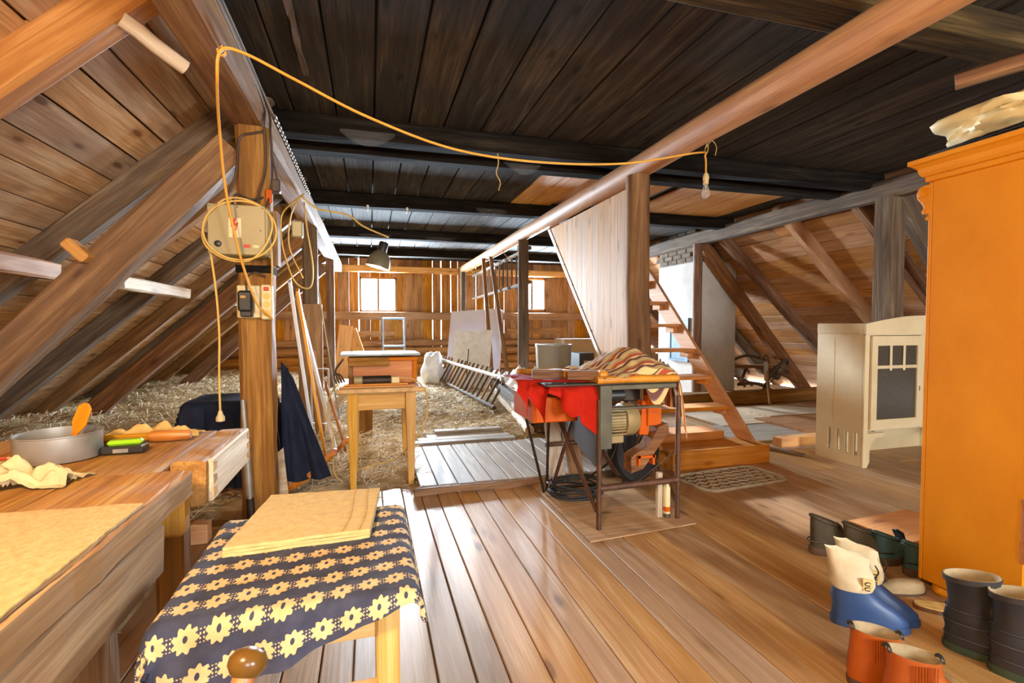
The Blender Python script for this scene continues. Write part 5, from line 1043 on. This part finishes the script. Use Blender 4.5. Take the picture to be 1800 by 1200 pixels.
def tall_boot(nm, lb, loc, rz, hgt, up, sole, group, collar=None, k=1.0, toel=.19):
    b = thing(nm, lb, 'boot', loc, group, True, rz)
    obj('sole', loft([ring(.055, toel - .05, .046 * k, 0), ring(.055, toel - .047, .049 * k, .012), ring(.055, toel - .047, .049 * k, .03)], True, True), sole, b, smooth=True)
    R = [ring(.055, toel - .052, .046 * k, .028), ring(.053, toel - .054, .047 * k, .05), ring(.035, toel - .075, .046 * k, .085), ring(.008, .095, .046 * k, .115), ring(-.012, .070, .043 * k, .15), ring(-.010, .064, .044 * k, .19)]
    hs = .22
    while hs < hgt - .01: R.append(ring(-.008, .064 + (hs - .19) * .16, .045 * k + (hs - .19) * .12, hs)); hs += .04
    top = ring(-.008, .065 + (hgt - .19) * .16, .046 * k + (hgt - .19) * .12, hgt, tilt=.012)
    R.append(top)
    if collar is None:
        rim = ring(-.008, .067 + (hgt - .19) * .16, .048 * k + (hgt - .19) * .12, hgt - .02, tilt=.012); obj('top_band', loft([rim, ring(-.008, .0675 + (hgt - .19) * .16, .0485 * k + (hgt - .19) * .12, hgt - .002, tilt=.012), top], False, False), up, b, smooth=True)
    obj('upper', loft(R, True, False), up, b, smooth=True)
    i0 = ring(-.008, .061 + (hgt - .19) * .16, .042 * k + (hgt - .19) * .12, hgt, tilt=.012); i1 = ring(-.008, .058, .038 * k, hgt - .12)
    if collar is None:
        for (hz, hl_, hw_) in ((.062, .134, .049), (.118, .095, .0485), (.165, .070, .0455)): obj('moulded_band', tube([Vector(p) for p in ring(.05 if hz < .1 else (.006 if hz < .15 else -.011), hl_, hw_ * k, hz)] + [Vector(ring(.05 if hz < .1 else (.006 if hz < .15 else -.011), hl_, hw_ * k, hz)[0])], .0028, 5), up, b, smooth=True)
    if collar is None: obj('lining', loft([top, i0, i1], False, True), 'lining', b, smooth=True)
    return b
tall_boot('rubber_boot', 'dark navy rubber boot with green sole next to the wardrobe, left of its mate', (2.19, 1.275, 0), -.95, .30, 'bootnavy', 'bootgreen', 'navy rubber boots', toel=.19)
tall_boot('rubber_boot', 'dark navy rubber boot standing nearest the picture corner, right of its mate', (2.20, 1.135, 0), -.95, .305, 'bootnavy', 'bootgreen', 'navy rubber boots', toel=.19)
def winter_boot(lb, loc, rz):
    b = tall_boot('winter_boot', lb, loc, rz, .165, 'bootblue', 'bootblue', 'blue winter boots', True, .98, .19)
    C = [ring(-.010, .072, .049, .156)]
    for i, h in enumerate((.185, .21, .24, .27, .30, .315)):
        r = ring(-.012 - .004 * i, .079 + .001 * i, .050 - .006 * i, h); C.append([(x + .012 * nz(x * 24, y * 24, h * 20), y * (1 + .35 * nz(x * 26, h * 40)), z + (.010 * nz(x * 25, 3)) - .22 * (h - .156) * (x + .08) / .16) for x, y, z in r])
    co = obj('nylon_collar', loft(C, False, False), 'cotton', b, smooth=True); obj('collar_lining', loft([C[-1], [(x * .9, y * .5, z - .03) for x, y, z in C[-1]], [(x * .7, y * .3, z - .05) for x, y, z in C[-1]]], False, True), 'cotton', b, smooth=True)
    pt = obj('badge', prism([(0, 0), (.034, 0), (.034, .05), (0, .05)], (.012, -.0525, .172), (1, 0, 0), (0, .04, 1), (0, -1, 0), .003), 'canvas', b)
    for z in (.182, .202): obj('badge_mark', tube([(.029 + .010 * math.cos(a), -.057, z + .007 * math.sin(a)) for a in [.6 + i * .45 for i in range(12)]], .0018, 5), 'blackpl', pt)
    obj('drawcord', tube(spline([(.06, -.03, .27), (.075, -.02, .24), (.07, .0, .2), (.08, -.01, .17)], 5), .003, 5), 'blackpl', b)
winter_boot('blue rubber winter boot with cream nylon collar, nearer the room middle', (1.93, 1.54, 0), -.60)
winter_boot('blue rubber winter boot with cream nylon collar, nearer the wardrobe', (2.03, 1.58, 0), -.72)
def ankle_boot(lb, loc, rz):
    b = thing('leather_boot', lb, 'boot', loc, 'orange leather boots', True, rz); b.scale = (1, 1, .86)
    obj('sole', loft([ring(.05, .145, .048, 0), ring(.05, .148, .05, .01), ring(.05, .148, .05, .028)], True, True), 'sole', b, smooth=True)
    R = [ring(.05, .145, .047, .026), ring(.05, .147, .05, .05), ring(.035, .13, .052, .085), ring(.012, .105, .05, .115), ring(-.006, .083, .047, .145), ring(-.010, .076, .046, .19, tilt=-.004), ring(-.012, .078, .047, .225, tilt=-.012)]
    obj('upper', loft(R, True, False), 'tan', b, smooth=True); top = R[-1]
    obj('lining', loft([top, [(x * .93, y * .9, z - .002) for x, y, z in top], [(x * .85, y * .85, z - .09) for x, y, z in top]], False, True), 'lining', b, smooth=True)
    for s_ in (-1, 1):
        for i in range(9): obj('elastic_rib', tube([(-.035 + i * .008, s_ * .0485, .125), (-.037 + i * .0085, s_ * .0485, .21)], .0024, 4), 'tan', b)
    for x in (-.088, .064): obj('pull_loop', xf(tube([(.016 * math.cos(a), 0, .018 * math.sin(a)) for a in [i * pi / 8 for i in range(9)]], .006, 6), Matrix.Translation((x, 0, .222 + (-.014 if x > 0 else .010))) @ Matrix.Rotation(pi / 2, 4, 'Z')), 'blackpl', b)
ankle_boot('orange tan leather slip-on boot, farther of the pair', (1.68, 1.25, 0), -.45); ankle_boot('orange tan leather slip-on boot, closer of the pair', (1.68, 1.125, 0), -.45)
def low_shoe(nm, lb, loc, rz, up, inner, group, hi=.11):
    b = thing(nm, lb, 'shoe', loc, group, True, rz); b.scale = (1.15, 1.15, 1.15)
    obj('sole', loft([ring(.045, .138, .043, 0), ring(.045, .146, .049, .008), ring(.045, .146, .049, .034), ring(.045, .141, .046, .036)], True, True), 'sole', b, smooth=True)
    R = [ring(.045, .138, .044, .03), ring(.045, .139, .046, .045), ring(.03, .122, .046, .07), ring(-.004, .088, .043, .088), ring(-.03, .064, .037, hi * .82, tilt=-.012), ring(-.034, .060, .034, hi, tilt=-.022)]
    obj('upper', loft(R, True, False), up, b, smooth=True); top = R[-1]
    obj('collar_pad', tube([Vector(p) for p in top] + [Vector(top[0])], .008, 6), up, b, smooth=True); obj('lining', loft([top, [(x * .82 - .002, y * .78, z - .05) for x, y, z in top]], False, True), inner, b, smooth=True)
    obj('tongue', prism([(-.022, 0), (.022, 0), (.026, .07), (0, .08), (-.026, .07)], (.062, 0, .075), (0, 1, 0), Vector((-.45, 0, .9)), (1, 0, .4), .007), inner, b, bev=.003)
    for i in range(3): obj('lace', tube([(.085 - i * .016, -.022, .078 + i * .01), (.085 - i * .016, .022, .08 + i * .01)], .0025, 5), 'lining', b)
    obj('heel_band', tube([(-.018 + .092 * math.cos(a) * .98, .0445 * math.sin(a), .065) for a in [pi * .6 + i * pi * .1 for i in range(9)]], .003, 5), inner, b)
low_shoe('walking_shoe', 'worn olive-brown walking shoe standing farthest from the wardrobe', (2.41, 2.07, 0), -.25, 'olive', 'olive', 'olive walking shoes', .16); low_shoe('walking_shoe', 'worn olive-brown walking shoe between its mate and the teal pair', (2.50, 1.95, 0), -.25, 'olive', 'olive', 'olive walking shoes', .155)
low_shoe('trainer', 'teal suede shoe next to the olive pair', (2.63, 1.90, 0), 0, 'teal', 'blackpl', 'teal shoes', .125); low_shoe('trainer', 'teal suede shoe partly hidden by the wardrobe corner', (2.66, 1.775, 0), .05, 'teal', 'blackpl', 'teal shoes', .125)
sh = thing('slipper', 'flat brown slipper half under the wardrobe', 'slipper', (2.38, 1.5, 0), local=True, rz=-.7); obj('sole', loft([ring(0, .10, .036, 0), ring(0, .104, .04, .008), ring(0, .104, .04, .018)], True, True), 'redt', sh, smooth=True); obj('insole', loft([ring(0, .10, .037, .0175), ring(0, .098, .035, .024)], True, True), 'sacking', sh, smooth=True)
lp = thing('loafer', 'pale beige loafer lying by the wardrobe corner behind the blue boots', 'shoe', (2.36, 1.67, 0), local=True, rz=-.35); obj('sole', loft([ring(0, .115, .038, 0), ring(0, .118, .041, .012)], True, True), 'sole', lp, smooth=True); obj('upper', loft([ring(0, .114, .039, .012), ring(.01, .105, .038, .035), ring(.03, .075, .03, .055), ring(.04, .05, .02, .06)], True, True), 'lining', lp, smooth=True)
# ---- cobwebs under the crossbeams
t = NT('cobweb'); tr = t.n('ShaderNodeBsdfTransparent'); mx = t.n('ShaderNodeMixShader'); g_ = t.grain(False)
t.l(t.ramp(t.noise(g_, (1, 1, 1), 30, 5, .7), [(.4, .04), (.75, .42)]), mx.inputs[0]); t.l(tr.outputs[0], mx.inputs[1]); t.l(t.b.outputs[0], mx.inputs[2]); t.l(mx.outputs[0], t.t.nodes['Material Output'].inputs[0]); t.b.inputs['Base Color'].default_value = (.5, .47, .42, 1); M['web'] = t.m
for k, (x, y, w) in enumerate(((-.2, 3.96, .4), (1.15, 4.3, .35), (-.15, 8.38, .5), (.9, 8.38, .5), (1.3, 6.15, .4))):
    obj('cobweb', grid(lambda s, t_, x=x, y=y, w=w: (x + w * s, y - .05 * t_ - .05 * math.sin(s * pi) * t_, ZB + .06 - (.04 + .11 * math.sin(s * pi)) * t_), 12, 6), 'web', smooth=True, label='dusty grey cobweb sagging beneath %s' % ('the cobwebbed crossbeam', 'the second of the paired crossbeams', 'the halfway crossbeam near the lamp', 'the halfway crossbeam near the log', 'the crossbeam with insulators')[k], cat='cobweb')
obj('twine_end', tube(spline([(1.03, 4.0, 2.67), (1.035, 3.99, 2.58), (1.02, 4.0, 2.50), (1.05, 3.99, 2.43), (1.04, 4.0, 2.36)], 5), .005, 5), 'sacking', label='frayed tan twine dangling from the cobwebbed crossbeam', cat='twine')
for o in bpy.data.objects:
    if '_w' in o: del o['_w']
